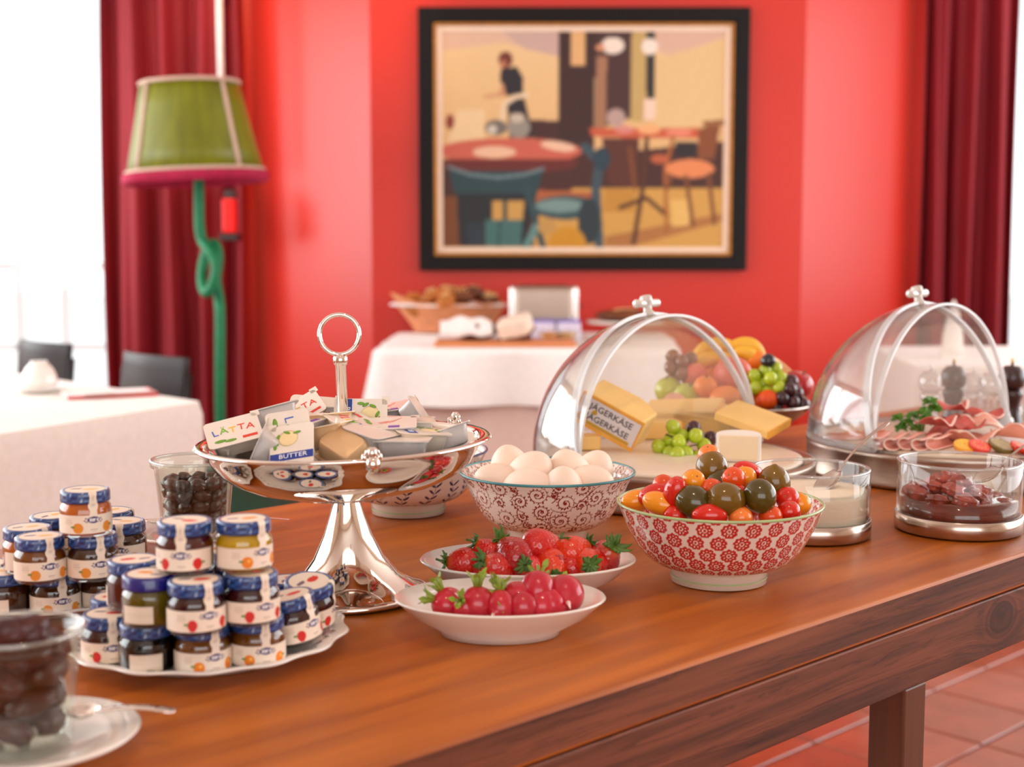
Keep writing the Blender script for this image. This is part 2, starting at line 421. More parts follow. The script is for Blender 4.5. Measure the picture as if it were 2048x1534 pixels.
# right table
P_([(980, 690), (1560, 690), (1690, 700), (1600, 745), (1250, 745), (1000, 735)], (204, 92, 60))
El(1300, 700, 60, 24, (244, 176, 120)); El(1460, 715, 70, 20, (236, 140, 110)); El(1125, 640, 50, 46, (190, 160, 150)); El(1170, 700, 50, 20, (220, 140, 130))
P_([(1050, 745), (1250, 745), (1240, 1000), (1090, 980)], (90, 44, 32))
Ln([(1290, 745), (1270, 1000), (1225, 1280)], 26, (84, 44, 26)); Ln([(1200, 800), (1230, 1000)], 20, (130, 72, 34)); Ln([(1150, 1100), (1290, 1050), (1400, 1140)], 22, (70, 34, 22))
Ln([(1430, 740), (1390, 900), (1400, 1230)], 20, (168, 96, 44))
P_([(1440, 760), (1560, 760), (1550, 840), (1440, 840)], (40, 30, 34))
P_([(1560, 700), (1680, 660), (1650, 850), (1560, 850)], (136, 74, 36)); Ln([(1600, 670), (1690, 665)], 30, (150, 96, 52))
El(1520, 900, 130, 48, (232, 140, 86)); El(1360, 850, 50, 24, (190, 96, 56))
for a_, b_ in (((1500, 940), (1540, 1190)), ((1620, 930), (1655, 1180)), ((1420, 940), (1400, 1000))): Ln([a_, b_], 22, (124, 70, 36))
# teal chairs in front
P_([(235, 910), (740, 910), (700, 1060), (270, 1040)], (36, 66, 72)); Ln([(235, 890), (350, 930), (500, 945), (640, 930), (740, 900)], 16, (110, 134, 140))
P_([(270, 1030), (690, 1030), (640, 1305), (300, 1305)], (26, 34, 38))
P_([(470, 1065), (640, 1065), (630, 1165), (470, 1165)], (206, 158, 80)); Ln([(535, 1065), (535, 1170)], 24, (34, 60, 60))
P_([(430, 1165), (630, 1165), (620, 1305), (430, 1305)], (64, 110, 106)); Ln([(510, 1170), (500, 1305)], 12, (36, 66, 66))
P_([(330, 1180), (430, 1180), (430, 1305), (340, 1305)], (34, 50, 60)); P_([(205, 1040), (280, 1040), (290, 1305), (205, 1305)], (120, 66, 28))
Ln([(650, 1000), (740, 1305)], 34, (40, 72, 78)); Ln([(700, 1200), (650, 1305)], 40, (96, 140, 136))
El(860, 1100, 175, 62, (52, 82, 86)); El(830, 1090, 130, 34, (120, 150, 146))
Ln([(960, 790), (1040, 860), (1020, 1010), (1040, 1305)], 50, (58, 80, 90)); El(1050, 850, 46, 60, (34, 62, 74)); El(985, 1170, 60, 120, (36, 52, 58))
El(870, 1290, 100, 90, (206, 144, 30)); El(760, 1200, 50, 40, (196, 150, 80))
for _ in range(2):   # soften brush strokes a little
    q = img.copy(); q[1:-1, 1:-1] = (img[1:-1, 1:-1] * 2 + img[:-2, 1:-1] + img[2:, 1:-1] + img[1:-1, :-2] + img[1:-1, 2:]) / 6; img = q
img *= .92; img *= 1 + .12 * (rng.rand(NH + 1, NW + 1, 1) - .5)
YW = 6.2
A_ = PY(835, 14, YW - .04); B_ = PY(1502, 14, YW - .04); D_ = PY(835, 541, YW - .04)
pw, ph_ = B_.x - A_.x, A_.z - D_.z; pcx, pcz = (A_.x + B_.x) / 2, (A_.z + D_.z) / 2
pr = thing('framed_painting', 'large framed painting of a café interior on the red wall above the bread table', 'painting', (pcx, YW - .001, pcz - ph_ / 2))
def fr(o, i, z0, z1, m, nm, bev=.004):
    b = MB(); (ow, oh), (iw, ih) = o, i; t = (ow - iw) / 2; q = (oh - ih) / 2
    for sx in (-1, 1): b.box(sx * (iw + t) / 2, -(z0 + z1) / 2, ph_ / 2, t, z1 - z0, oh)
    for sz in (-1, 1): b.box(0, -(z0 + z1) / 2, ph_ / 2 + sz * (ih + q) / 2, iw, z1 - z0, q)
    return b.build(nm, m, pr, smooth=False, bevel=bev)
fr((pw, ph_), (pw - .135, ph_ - .13), 0, .045, mat('black_lacquer_frame', (12, 7, 7), .5, var=.1, spec=.25), 'frame')
fr((pw - .135, ph_ - .13), (pw - .165, ph_ - .16), 0, .036, mat('gold_leaf', (196, 132, 60), .4, .7, var=.15), 'gold_slip')
fr((pw - .165, ph_ - .16), (pw - .215, ph_ - .21), 0, .028, mat('cream_mount_board', (240, 214, 190), .7, var=.02), 'mount')
cw, ch_ = pw - .215, ph_ - .21
b = MB(); b.grid(lambda s, t: ((s - .5) * cw, -.02, ph_ / 2 + (t - .5) * ch_), NW, NH, 0, img.reshape(-1, 3))
b.build('canvas', mat('oil_paint_print', attr=True, rough=.5, var=.05, scale=200, bump=.1, bscale=400), pr, smooth=False)

# ---------------------------------------------------------------- heating pipe and red alarm box
yp = 6.45; q = PY(445, 300, yp)
pp = thing('wall_pipe', 'thin white vertical pipe running up from the red box behind the green lampshade', 'pipe', (q.x, yp, 0))
MB().tube([(0, 0, 1.50), (0, 0, 3)], .016, 14).build('pipe_run', mat('white_pipe_paint', (240, 236, 232), .35), pp)
MB().box(0, .06, 2.4, .05, .16, .04).build('bracket', mat('dark_bracket', (50, 30, 30), .5), pp, smooth=False, bevel=.004)
q = PY(458, 436, 6.4)
al = thing('alarm_box', 'small bright red box mounted by the pipe under the lampshade', 'alarm', (q.x, 6.42, q.z - .09))
MB().box(0, 0, .1, .06, .08, .16).build('housing', mat('signal_red', (240, 20, 16), .3), al, smooth=False, bevel=.008)
MB().box(0, 0, .0, .085, .1, .035).build('bracket', mat('dark_bracket', (50, 30, 30), .5), al, smooth=False, bevel=.006)
MB().box(0, .03, .2, .05, .05, .045).build('cap', mat('dark_bracket', (50, 30, 30), .5), al, smooth=False, bevel=.006)

# ---------------------------------------------------------------- green floor lamp
yl = 5.3; c0 = PY(392, 350, yl)
lp = thing('floor_lamp', 'floor lamp with green panelled shade, pink trim and knotted green stem', 'lamp', (PY(440, 800, yl).x, yl, 0))
X0 = lp.location.x
st = PY(395, 168, yl); sb = PY(392, 352, yl); hh = st.z - sb.z
rt, rb = 98 * yl / F, 136 * yl / F
sh_M = Matrix.Translation((sb.x - X0, 0, sb.z)) @ Matrix.Rotation(R(-2.5), 4, 'Y')
NS = 4
def shade_r(a, r):
    k = (a % (2 * math.pi / NS)) - math.pi / NS; return r * (.88 + .12 * math.cos(math.pi / NS) / math.cos(k) )
b = MB(); n = 96
prof = [(rb, .012), (rb * .75 + rt * .25, hh * .27), (rb * .5 + rt * .5, hh * .5), (rb * .24 + rt * .76, hh * .76), (rt, hh)]
rot0 = R(40)
b.lathe(prof, n, 0, sh_M, wob=lambda a, z: shade_r(a + rot0, 1))
GS = mat('green_silk_shade', (112, 116, 2), .36, var=.22, scale=3, stretch=(8, 8, .4), sheen=.0, bump=.15, bscale=200)
sd = b.build('lamp_shade', GS, lp, solid=.004)
TRIM = mat('lilac_cream_braid', (206, 176, 158), .7, var=.1, scale=80)
for k in range(NS):
    a = k * 2 * math.pi / NS - rot0
    f_ = 1.0 * (.88 + .12 * math.cos(math.pi / NS) / math.cos(math.pi / NS)) * 1.01
    MB().tube([sh_M @ Vector((math.cos(a) * r * f_, math.sin(a) * r * f_, z)) for r, z in prof], .009, 8).build('braid', TRIM, sd)
for r, z, nm in ((rt, hh, 'top_braid'), (rb, .016, 'bottom_braid')):
    MB().tube([sh_M @ Vector((math.cos(a) * r * shade_r(a + rot0, 1) * 1.01, math.sin(a) * r * shade_r(a + rot0, 1) * 1.01, z)) for a in np.linspace(0, 2 * math.pi, 73)[:-1]], .0085, 8, closed=True).build(nm, TRIM, sd)
b = MB()
for i in range(150):
    a = 2 * math.pi * i / 150; rr = rb * shade_r(a + rot0, 1) * 1.05
    b.ball(sh_M @ Vector((math.cos(a) * rr, math.sin(a) * rr, -.008)), .011, .011, .02, 6, 4)
b.lathe([(rb * 1.02, -.03), (rb * 1.05, -.01), (rb * 1.02, .008), (rb * .98, .008), (rb * .98, -.02), (rb * 1.02, -.03)], 72, 0, sh_M)
tag(b.build('fringe', mat('raspberry_fringe', (176, 20, 70), .8, var=.2, scale=60), sd), kind='stuff')
GP = mat('emerald_cord', (4, 120, 74), .6, var=.15, scale=40, bump=.3, bscale=300)
def lpnt(px, py, dy=0): p = PY(px, py, yl + dy); return Vector((p.x - X0, dy, p.z))
pts = [lpnt(397, 300), lpnt(398, 400), lpnt(399, 450), lpnt(404, 480), lpnt(418, 500, -.04), lpnt(432, 530, -.06), lpnt(426, 568, -.06), lpnt(412, 585, -.04),
       lpnt(404, 560, .03), lpnt(408, 520, .06), lpnt(420, 490, .05), lpnt(432, 492, .0), lpnt(436, 520, -.02), lpnt(432, 560, .04), lpnt(438, 600, .02), lpnt(440, 640, 0), lpnt(440, 800, 0), Vector((0, 0, .3))]
def smooth_path(pts, k=6):
    out = []; n = len(pts)
    for i in range(n - 1):
        p0, p1, p2, p3 = pts[max(i - 1, 0)], pts[i], pts[i + 1], pts[min(i + 2, n - 1)]
        for j in range(k):
            t = j / k; out.append(.5 * ((2 * p1) + (p2 - p0) * t + (2 * p0 - 5 * p1 + 4 * p2 - p3) * t * t + (3 * p1 - p0 - 3 * p2 + p3) * t ** 3))
    out.append(pts[-1]); return out
MB().tube(smooth_path(pts, 6), .021, 12).build('stem', GP, lp)
MB().lathe([(0, .31), (.03, .31), (.05, .27), (.16, .22), (.30, .12), (.36, .05), (.36, .005), (0, .005)], 48).build('base', mat('dark_green_base', (0, 62, 44), .5), lp)
MB().tube([lpnt(397, 300), sh_M @ Vector((0, 0, hh - .03))], .006, 8).build('shade_support', mat('brass_rod', (170, 130, 70), .3, 1), lp)
# ================================================================ BUFFET TABLE (local x along the table)
WT = T
def woodmat(name, c1, c2, rough, sc, knot=None, coat=.2, vein=0):
    m, N, L, b = nt(name)
    tc = N.new('ShaderNodeTexCoord'); sep = N.new('ShaderNodeSeparateXYZ'); L.new(tc.outputs['Object'], sep.inputs[0])
    cmb = N.new('ShaderNodeCombineXYZ')
    def math_(op, a, bb=None, c=None):
        n = N.new('ShaderNodeMath'); n.operation = op
        for i, q in enumerate((a, bb, c)):
            if q is None: continue
            if isinstance(q, (int, float)): n.inputs[i].default_value = q
            else: L.new(q, n.inputs[i])
        return n.outputs[0]
    X, Y_, Z_ = sep.outputs
    dk = None
    if knot:
        dx = math_('DIVIDE', math_('SUBTRACT', X, knot[0]), .026); dz = math_('DIVIDE', math_('SUBTRACT', Z_, knot[1]), .017)
        d = math_('SQRT', math_('ADD', math_('MULTIPLY', dx, dx), math_('MULTIPLY', dz, dz)))
        bulge = math_('MULTIPLY', math_('EXPONENT', math_('MULTIPLY', math_('MULTIPLY', d, d), -.35)), math_('MULTIPLY', dz, .02))
        Z_ = math_('SUBTRACT', Z_, bulge); dk = d
    L.new(math_('MULTIPLY', X, sc[0]), cmb.inputs[0]); L.new(math_('MULTIPLY', Y_, sc[1]), cmb.inputs[1]); L.new(math_('MULTIPLY', Z_, sc[2]), cmb.inputs[2])
    n1 = N.new('ShaderNodeTexNoise'); n1.inputs['Scale'].default_value = 1; n1.inputs['Detail'].default_value = 6; n1.inputs['Distortion'].default_value = .6; L.new(cmb.outputs[0], n1.inputs['Vector'])
    n2 = N.new('ShaderNodeTexNoise'); n2.inputs['Scale'].default_value = 1.6; n2.inputs['Detail'].default_value = 2; L.new(tc.outputs['Object'], n2.inputs['Vector'])
    n3 = N.new('ShaderNodeTexNoise'); n3.inputs['Scale'].default_value = 5; n3.inputs['Detail'].default_value = 8; L.new(cmb.outputs[0], n3.inputs['Vector'])
    cr = N.new('ShaderNodeValToRGB'); e = cr.color_ramp.elements
    e[0].position = .33; e[0].color = (*lin(c2), 1); e[1].position = .62; e[1].color = (*lin(c1), 1)
    mixv = math_('ADD', math_('MULTIPLY', n1.outputs[0], .62), math_('ADD', math_('MULTIPLY', n2.outputs[0], .22), math_('MULTIPLY', n3.outputs[0], .16)))
    L.new(mixv, cr.inputs[0]); col = cr.outputs[0]
    if dk is not None:
        r2 = N.new('ShaderNodeValToRGB'); e = r2.color_ramp.elements; r2.color_ramp.interpolation = 'EASE'
        e[0].position = 0; e[0].color = (.25, .18, .16, 1); e[1].position = 1; e[1].color = (1, 1, 1, 1)
        for p_, v_ in ((.22, .45), (.38, .3), (.42, .75), (.52, .55), (.56, .95), (.7, .8)):
            q = e.new(p_); q.color = (v_, v_ * .95, v_ * .95, 1)
        L.new(math_('DIVIDE', dk, 2.2), r2.inputs[0])
        mm = N.new('ShaderNodeMix'); mm.data_type = 'RGBA'; mm.blend_type = 'MULTIPLY'; mm.inputs[0].default_value = 1
        L.new(col, mm.inputs[6]); L.new(r2.outputs[0], mm.inputs[7]); col = mm.outputs[2]
    if vein:
        c2_ = N.new('ShaderNodeCombineXYZ'); L.new(math_('MULTIPLY', X, 3.5), c2_.inputs[0]); L.new(math_('MULTIPLY', Y_, 30), c2_.inputs[1]); L.new(math_('MULTIPLY', Z_, 75), c2_.inputs[2])
        n4 = N.new('ShaderNodeTexNoise'); n4.inputs['Scale'].default_value = 1; n4.inputs['Detail'].default_value = 10; n4.inputs['Roughness'].default_value = .65; n4.inputs['Distortion'].default_value = 1.2; L.new(c2_.outputs[0], n4.inputs['Vector'])
        r4 = N.new('ShaderNodeValToRGB'); e = r4.color_ramp.elements; e[0].position = .40; e[0].color = (1, 1, 1, 1); e[1].position = .60; e[1].color = (1, 1, 1, 1)
        q = e.new(.485); q.color = (.42, .36, .36, 1); q = e.new(.455); q.color = (1.15, 1.1, 1.1, 1); q = e.new(.52); q.color = (.95, .92, .92, 1)
        L.new(n4.outputs[0], r4.inputs[0]); m4 = N.new('ShaderNodeMix'); m4.data_type = 'RGBA'; m4.blend_type = 'MULTIPLY'; m4.inputs[0].default_value = vein
        L.new(col, m4.inputs[6]); L.new(r4.outputs[0], m4.inputs[7]); col = m4.outputs[2]
    L.new(col, b.inputs['Base Color'])
    ro = N.new('ShaderNodeMapRange'); ro.inputs['To Min'].default_value = rough - .06; ro.inputs['To Max'].default_value = rough + .08
    L.new(n2.outputs[0], ro.inputs[0]); L.new(ro.outputs[0], b.inputs['Roughness'])
    b.inputs['Coat Weight'].default_value = coat; b.inputs['Coat Roughness'].default_value = .22
    bu = N.new('ShaderNodeBump'); bu.inputs['Strength'].default_value = .12; bu.inputs['Distance'].default_value = .001
    b.inputs['Specular IOR Level'].default_value = .5; L.new(n3.outputs[0], bu.inputs['Height']); L.new(bu.outputs[0], b.inputs['Normal'])
    return m
tu0, tu1, tw0, tw1 = -.75, 3.25, .5843, 1.268
tc_ = ((tu0 + tu1) / 2, (tw0 + tw1) / 2); org = UW(*tc_)
bt = thing('buffet_table', 'long brown wooden buffet table carrying the breakfast dishes', 'table', (org.x, org.y, 0), (0, 0, TA))
LX, LY = tu1 - tu0, tw1 - tw0
topm = woodmat('table_top_wood', (198, 108, 20), (140, 64, 9), .42, (2.2, 26, 26), coat=.05)
sidem = woodmat('table_edge_wood', (132, 72, 44), (62, 28, 14), .55, (3.0, 60, 60), coat=.0, vein=.8)
knot = (1.175 - tc_[0], .795)
apm = woodmat('table_apron_wood', (136, 74, 48), (62, 29, 17), .55, (2.6, 60, 60), knot=knot, coat=.0, vein=.8)
b = MB(); b.box(0, 0, T - .0162, LX, LY, .0324)
o = b.build('tabletop', [topm, sidem], bt, smooth=False, bevel=.003)
o.modifiers['bevel'].material = 0; o.modifiers['bevel'].segments = 3
for p in o.data.polygons: p.material_index = 0 if p.normal.z > .5 else 1
for sy in (-1, 1):
    MB().box(0, sy * (LY / 2 - .0125 - .0005), T - .0324 - .0008 - .027, LX - .002, .025, .054).build('apron', apm, bt, smooth=False, bevel=.0015)
for sx in (-1, 1):
    MB().box(sx * (LX / 2 - .0135), 0, T - .0332 - .027, .025, LY - .054, .054).build('end_apron', apm, bt, smooth=False, bevel=.0015)
legm = woodmat('table_leg_wood', (110, 62, 38), (64, 32, 18), .5, (40, 40, 3))
legu = 1.008 + .018
for lu in (-.55, legu, 3.12):
    for lw in (tw0 + .0185, tw1 - .0185):
        zt = T - .0865
        MB().box(0, 0, zt / 2, .035, .035, zt).build('leg', legm, bt, (lu - tc_[0], lw - tc_[1], 0), smooth=False, bevel=.002)

# ================================================================ LINEN
LIN = fabric('white_linen', (240, 228, 218))
def cloth(name, label, cat, corners, z, drop, m, seed=1, nf=26, amp=.025, rc=.03, parent=None, thick=.003, flare=.05, topname='cloth_top'):
    """draped cloth: rounded polygon top with a folded skirt"""
    rs = random.Random(seed); cs = [Vector((x, y, 0)) for x, y in corners]; cen = sum(cs, Vector()) / len(cs)
    per = []; n = len(cs)
    for i in range(n):
        p, q, r = cs[i - 1], cs[i], cs[(i + 1) % n]
        a = (p - q).normalized(); c_ = (r - q).normalized()
        for t in [k_ / 6 for k_ in range(7)]:
            s0 = q + a * rc; s1 = q + c_ * rc; per.append((1 - t) ** 2 * s0 + 2 * t * (1 - t) * q + t * t * s1)
        e0 = q + c_ * rc; e1 = r - c_ * rc; k = max(4, int((e1 - e0).length / .025))
        for j in range(1, k): per.append(e0.lerp(e1, j / k))
    m_ = len(per); nrm = []
    for i in range(m_):
        t = (per[(i + 1) % m_] - per[i - 1]).normalized(); nrm.append(Vector((t.y, -t.x, 0)))
    if sum((nrm[i].dot(per[i] - cen)) for i in range(m_)) < 0: nrm = [-v for v in nrm]
    ph = [rs.uniform(0, 6) for _ in range(4)]; L_ = 0; arc = []
    for i in range(m_): arc.append(L_); L_ += (per[(i + 1) % m_] - per[i]).length
    rows = 14; vs = []; fs = []
    for j in range(rows + 1):
        t = j / rows; zz = z if j == 0 else z - .004 - (t ** 1.1) * (drop - .004)
        for i in range(m_):
            s = arc[i] / L_ * 2 * math.pi
            f_ = math.sin(nf * s + ph[0] + .8 * math.sin(3 * s + ph[1])) + .4 * math.sin(nf * .43 * s + ph[2])
            off = 0 if j == 0 else .006 + flare * t + amp * f_ * (t ** .7) + amp * .5
            p = per[i] + nrm[i] * off; vs.append((p.x - cen.x, p.y - cen.y, zz))
    for j in range(rows):
        for i in range(m_): fs.append((j * m_ + i, j * m_ + (i + 1) % m_, (j + 1) * m_ + (i + 1) % m_, (j + 1) * m_ + i))
    fs.append(tuple(range(m_)))
    b = MB(); b.add(vs, fs)
    o = b.build(name, m, None, (cen.x, cen.y, 0), smooth=True, auto=60)
    return tag(o, label, cat)
def simple_table(name, label, corners, z, m, leg=.04):
    cs = [Vector((x, y, 0)) for x, y in corners]; cen = sum(cs, Vector()) / 4
    t = thing(name, label, 'table', (cen.x, cen.y, 0))
    b = MB(); b.prism([(c.x - cen.x, c.y - cen.y) for c in cs], z - .03, z - .002); b.build('tabletop', m, t, smooth=False)
    for c in cs:
        q = (c - cen) * .9; MB().box(q.x, q.y, (z - .03) / 2, leg, leg, z - .03).build('leg', m, t, smooth=False, bevel=.003)
    return t
DW = mat('dark_furniture_wood', (90, 52, 34), .5, var=.15, stretch=(1, 1, 8))

# ---------------------------------------------------------------- bread table at the back wall
bx0, bx1 = PZ(775, 690, .75).x, PZ(1356, 700, .75).x; by0 = PZ(900, 697, .75).y; by1 = 6.14
bc = [(bx0 - .02, by0), (bx1, by0), (bx1 + .06, by1 - .06), (bx0 - .02, by1 - .06)]
simple_table('bread_table', 'wooden side table under the white cloths below the painting', [(bx0 + .02, by0 + .04), (bx1 - .04, by0 + .04), (bx1 - .02, by1 - .1), (bx0 + .02, by1 - .1)], .743, DW)
cloth('tablecloth', 'floor-length pale pink-white cloth under the short overlay on the bread table', 'tablecloth', [(bx0 + .0, by0 + .02), (bx1 - .02, by0 + .02), (bx1 + .0, by1 - .08), (bx0 + .0, by1 - .08)], .7465, .72, fabric('blush_linen', (238, 214, 202)), 4, 20, .014, .04, flare=.0)
cloth('tablecloth', 'short white overlay cloth hanging in folds from the bread table', 'tablecloth', bc, .75, .215, fabric('bright_white_linen', (250, 246, 242)), 9, 11, .034, .05, flare=.035)

# ---------------------------------------------------------------- left dining table
zc = .75
A = PZ(0, 868, zc); B = PZ(402, 803, zc); Dd = PZ(20, 744, zc)
e1 = (A - B).normalized(); e2 = (Dd - B).normalized()
TC = [(B.x, B.y), tuple((B + e2 * 1.25).xy), tuple((B + e2 * 1.25 + e1 * .95).xy), tuple((B + e1 * .95).xy)]
ins = [tuple((Vector(c).lerp(sum((Vector(q) for q in TC), Vector((0, 0))) / 4, .06))) for c in TC]
simple_table('dining_table', 'square dining table under a white cloth at the left window', ins, zc - .003, DW)
cloth('tablecloth', 'white cloth with crisp corner on the dining table at the left edge', 'tablecloth', TC, zc, .52, LIN, 2, 7, .006, .02, flare=.012)
def on(px, py, z=zc): return PZ(px, py, z)
# chairs
BL = mat('dark_brown_leather', (30, 14, 12), .42, var=.1, scale=10, bump=.1, bscale=200, coat=.0, spec=.3)
CH = mat('dark_chair_metal', (40, 34, 36), .3, .6)
def chair(label, loc, rz, w=.42, backz=.8, m=BL, fm=CH):
    t = thing('dining_chair', label, 'chair', loc, (0, 0, rz))
    def pan(s, q):   # curved back
        x = (s - .5) * w; y = .2 - .05 * math.cos((s - .5) * 2.2) + .05; return (x, y + .03 * q, backz - .3 + q * .3)
    b = MB(); b.grid(pan, 20, 8); b.build('backrest', m, t, solid=.022, bevel=.004)
    b = MB(); b.box(0, .085, .45, .40, .29, .045); b.build('seat', m, t, smooth=False, bevel=.015)
    for sx in (-1, 1):
        MB().tube([(sx * .18, -.03, .43), (sx * .19, -.045, 0)], .011, 8).build('leg', fm, t)
        MB().tube([(sx * .19, .24, 0), (sx * .185, .2, .43)], .011, 8).build('leg', fm, t)
        MB().tube([(sx * .185, .2, .43), (sx * (w / 2 + .006), .235, backz - .25), (sx * (w / 2 + .008), .255, backz - .05)], .011, 8).build('back_post', fm, t)
    return t
chair('dark leather dining chair nearest the red curtain, behind the left table', (-1.11-.19, 4.22-.17, 0), R(-45), w=.37, backz=.80)
chair('dark leather dining chair behind the white cup, against the bright window', (-1.645-.19, 4.78-.17, 0), R(-43), w=.35, backz=.80)
PW = mat('pale_beech', (214, 170, 130), .45, var=.1)
q = PY(-12, 700, 3.0); chair('pale beech dining chair cut off by the left edge', (-1.42, 2.98, 0), R(-235), w=.4, backz=.9, m=PW, fm=PW)
# cup upside down on a saucer
POR = mat('white_porcelain', (240, 232, 224), .12, var=.015, coat=.4)
q = on(80, 785); sc = tag(MB().lathe([(0, .004), (.03, .004), (.035, 0), (.04, .002), (.072, .014), (.074, .017), (.07, .017), (.04, .007), (0, .007)], 40).build('saucer', POR, None, (q.x, q.y, zc)), 'white saucer under the upturned cup on the dining table', 'saucer')
cu = tag(MB().lathe([(.044, .0), (.046, .001), (.047, .012), (.044, .03), (.036, .048), (.026, .06), (.022, .062), (.022, .068), (.019, .068), (.018, .061), (0, .06)], 40).build('cup', POR, None, (q.x, q.y, zc + .0165)), 'white porcelain cup turned upside down on its saucer, left dining table', 'cup')
q = on(215, 790)
nk = thing('napkin', 'folded pale napkin with red edge on the dining table', 'napkin', (q.x, q.y, zc + .001), (0, 0, R(25)))
MB().box(0, 0, .004, .22, .15, .006).build('fold', fabric('pale_pink_napkin', (244, 226, 222)), nk, smooth=False, bevel=.002)
MB().box(0, -.078, .004, .22, .008, .008).build('red_edge', fabric('red_hem', (206, 50, 50)), nk, smooth=False)
MB().box(.113, 0, .004, .008, .15, .008).build('red_edge', fabric('red_hem', (206, 50, 50)), nk, smooth=False)
STEEL = mat('polished_steel', (205, 196, 188), .16, 1, var=.05)
q = on(232, 796)
kn = thing('table_knife', 'steel knife lying on the red-edged napkin', 'knife', (q.x, q.y, zc + .0105), (0, 0, R(30)))
MB().box(.05, 0, 0, .1, .012, .004).build('blade', STEEL, kn, smooth=False, bevel=.001)
MB().box(-.04, 0, .001, .08, .009, .006).build('handle', STEEL, kn, smooth=False, bevel=.002)

# ---------------------------------------------------------------- right rear table
A = PZ(1862, 742, .75); Bq = PZ(2120, 740, .75)
RC = [(A.x, 4.35), (A.x + 1.3, 4.35), (A.x + 1.3, 5.25), (A.x + .08, 5.25)]
simple_table('dining_table', 'dining table under a white cloth by the right window', [(x * .97 + .03 * (A.x + .65), y * .96 + .04 * 4.8) for x, y in RC], .747, DW)
cloth('tablecloth', 'white cloth on the dining table behind the pepper mills at right', 'tablecloth', RC, .75, .5, LIN, 6, 9, .01, .03, flare=.03)
q = PY(1905, 690, 4.7)
fn_ = thing('reflection_stand_in', 'white upright cone added in place of a reflection behind the right dome', 'napkin', (q.x, 4.7, .75), (0, 0, .3))  # added white solid standing in for a vertical reflection
MB().prism([(-.05, -.01), (.05, -.01), (.03, .03), (-.03, .03)], 0, .02).build('reflection_foot', LIN, fn_, smooth=False)
MB().lathe([(.045, .02), (.04, .08), (.022, .16), (.004, .2)], 14, sx=1, sy=.4).build('reflection_cone', LIN, fn_)

# ================================================================ BREAD TABLE ITEMS
zb = .752
CRUST = mat('bread_crust', (196, 116, 48), .6, var=.35, scale=25, bump=.4, bscale=60, rand=.2)
DCR = mat('dark_crust', (112, 58, 28), .6, var=.3, scale=30, bump=.4, bscale=70, rand=.2)
WICK = mat('pinkish_wicker', (226, 150, 104), .6, var=.2, scale=60)
q = PZ(900, 672, zb); bkx, bky = q.x, q.y + .24
bk = thing('bread_basket', 'oval wicker bread basket lined with a napkin, full of rolls', 'basket', (bkx, bky, zb), (0, 0, 0))
def brim(a, z): return 1 + .16 * max(0, -math.cos(a)) ** 4 * (z / .14)
RX = .235
for k in range(9):
    z = .012 + k * .0145; r = RX * (.70 + .30 * (k / 8))
    MB().tube([(math.cos(a) * r * brim(a, z), math.sin(a) * r * .62, z + .045 * max(0, -math.cos(a)) ** 4 * (k / 8)) for a in np.linspace(0, 2 * math.pi, 49)[:-1]], .0075, 6, closed=True).build('wicker_band', WICK, bk)
b = MB(); b.lathe([(0, .006), (RX * .68, .006), (RX * .7, .012), (RX * .96, .12)], 48, sy=.62, wob=lambda a, z: brim(a, z) * (1 - .03)); b.build('basket_shell', WICK, bk, solid=.004)
b = MB(); b.lathe([(0, .015), (RX * .62, .02), (RX * .9, .112), (RX * .99, .128), (RX * 1.05, .118)], 64, sy=.62, wob=lambda a, z: brim(a, z) * (1 + .03 * math.sin(9 * a)))
tag(b.build('basket_liner', fabric('bright_white_linen', (250, 246, 242)), None, (bkx, bky, zb + .004), solid=.003), 'white napkin lining the bread basket', 'napkin')
rolls = [(-.15, 0, .10), (-.09, .05, .12), (-.08, -.06, .11), (-.02, .0, .135), (.03, .06, .13), (.04, -.06, .12), (.09, .01, .13), (.15, -.03, .10), (.14, .05, .11), (-.02, -.1, .11), (-.13, -.05, .08)]
def rollf(p): 
    k = 1 + .06 * math.sin(7 * p.x + 3 * p.y); return Vector((p.x * k, p.y, p.z * (1 - .15 * abs(p.x))))
rm = None
rl_lab = ['bread roll at the left end of the wicker basket', 'golden bread roll at the back left of the basket heap', 'bread roll at the front left of the basket heap', 'topmost bread roll in the middle of the basket',
          'golden roll at the back of the basket, beside the top roll', 'bread roll at the front of the basket, right of its middle', 'high bread roll right of the topmost roll in the basket', 'bread roll at the right end of the basket',
          'bread roll at the back right of the basket near the toaster', 'bread roll at the very front of the basket above the wrapped loaf', 'low dark roll at the left side of the basket']
P3 = relax([Vector((r[0] * 1.12, r[1] * 1.1, r[2])) for r in rolls], [.048] * 11, 60, .95)
for i, p in enumerate(P3):
    if i < 2:
        b = MB(); b.ball((0, 0, 0), .055, .038, .032, 18, 12, fn=rollf)
        o = b.build('bread_roll', [CRUST, DCR][i], smooth=True)
        for k in (-1, 0, 1): MB().tube([(k * .02 - .008, -.02, .0265), (k * .02, 0, .0335), (k * .02 + .008, .02, .0265)], .003, 5).build('crust_slash', mat('pale_crumb', (232, 190, 130), .8), o)
        P_roll = [o] if i == 0 else P_roll + [o]
    else: o = copy_tree(P_roll[i % 2 if i % 3 else 1 - i % 2])
    o.location = (bkx + p.x, bky + p.y * 1, zb + .040 + max(.05, p.z)); o.rotation_euler = (rng.uniform(-.3, .3), rng.uniform(-.3, .3), rng.uniform(0, 3))
    tag(o, rl_lab[i], 'bread', 'rolls in the bread basket')
for i, (x, y, lab) in enumerate([(-.11, .0, 'lower roll hidden in the left of the basket'), (-.04, .03, 'lower roll hidden left of the basket middle'), (.04, .0, 'lower roll hidden right of the basket middle'), (.11, .02, 'lower roll hidden in the right of the basket')]):
    o = copy_tree(P_roll[i % 2]); o.location = (bkx + x, bky + y, zb + .056); o.rotation_euler = (0, 0, i); tag(o, lab, 'bread', 'rolls in the bread basket')
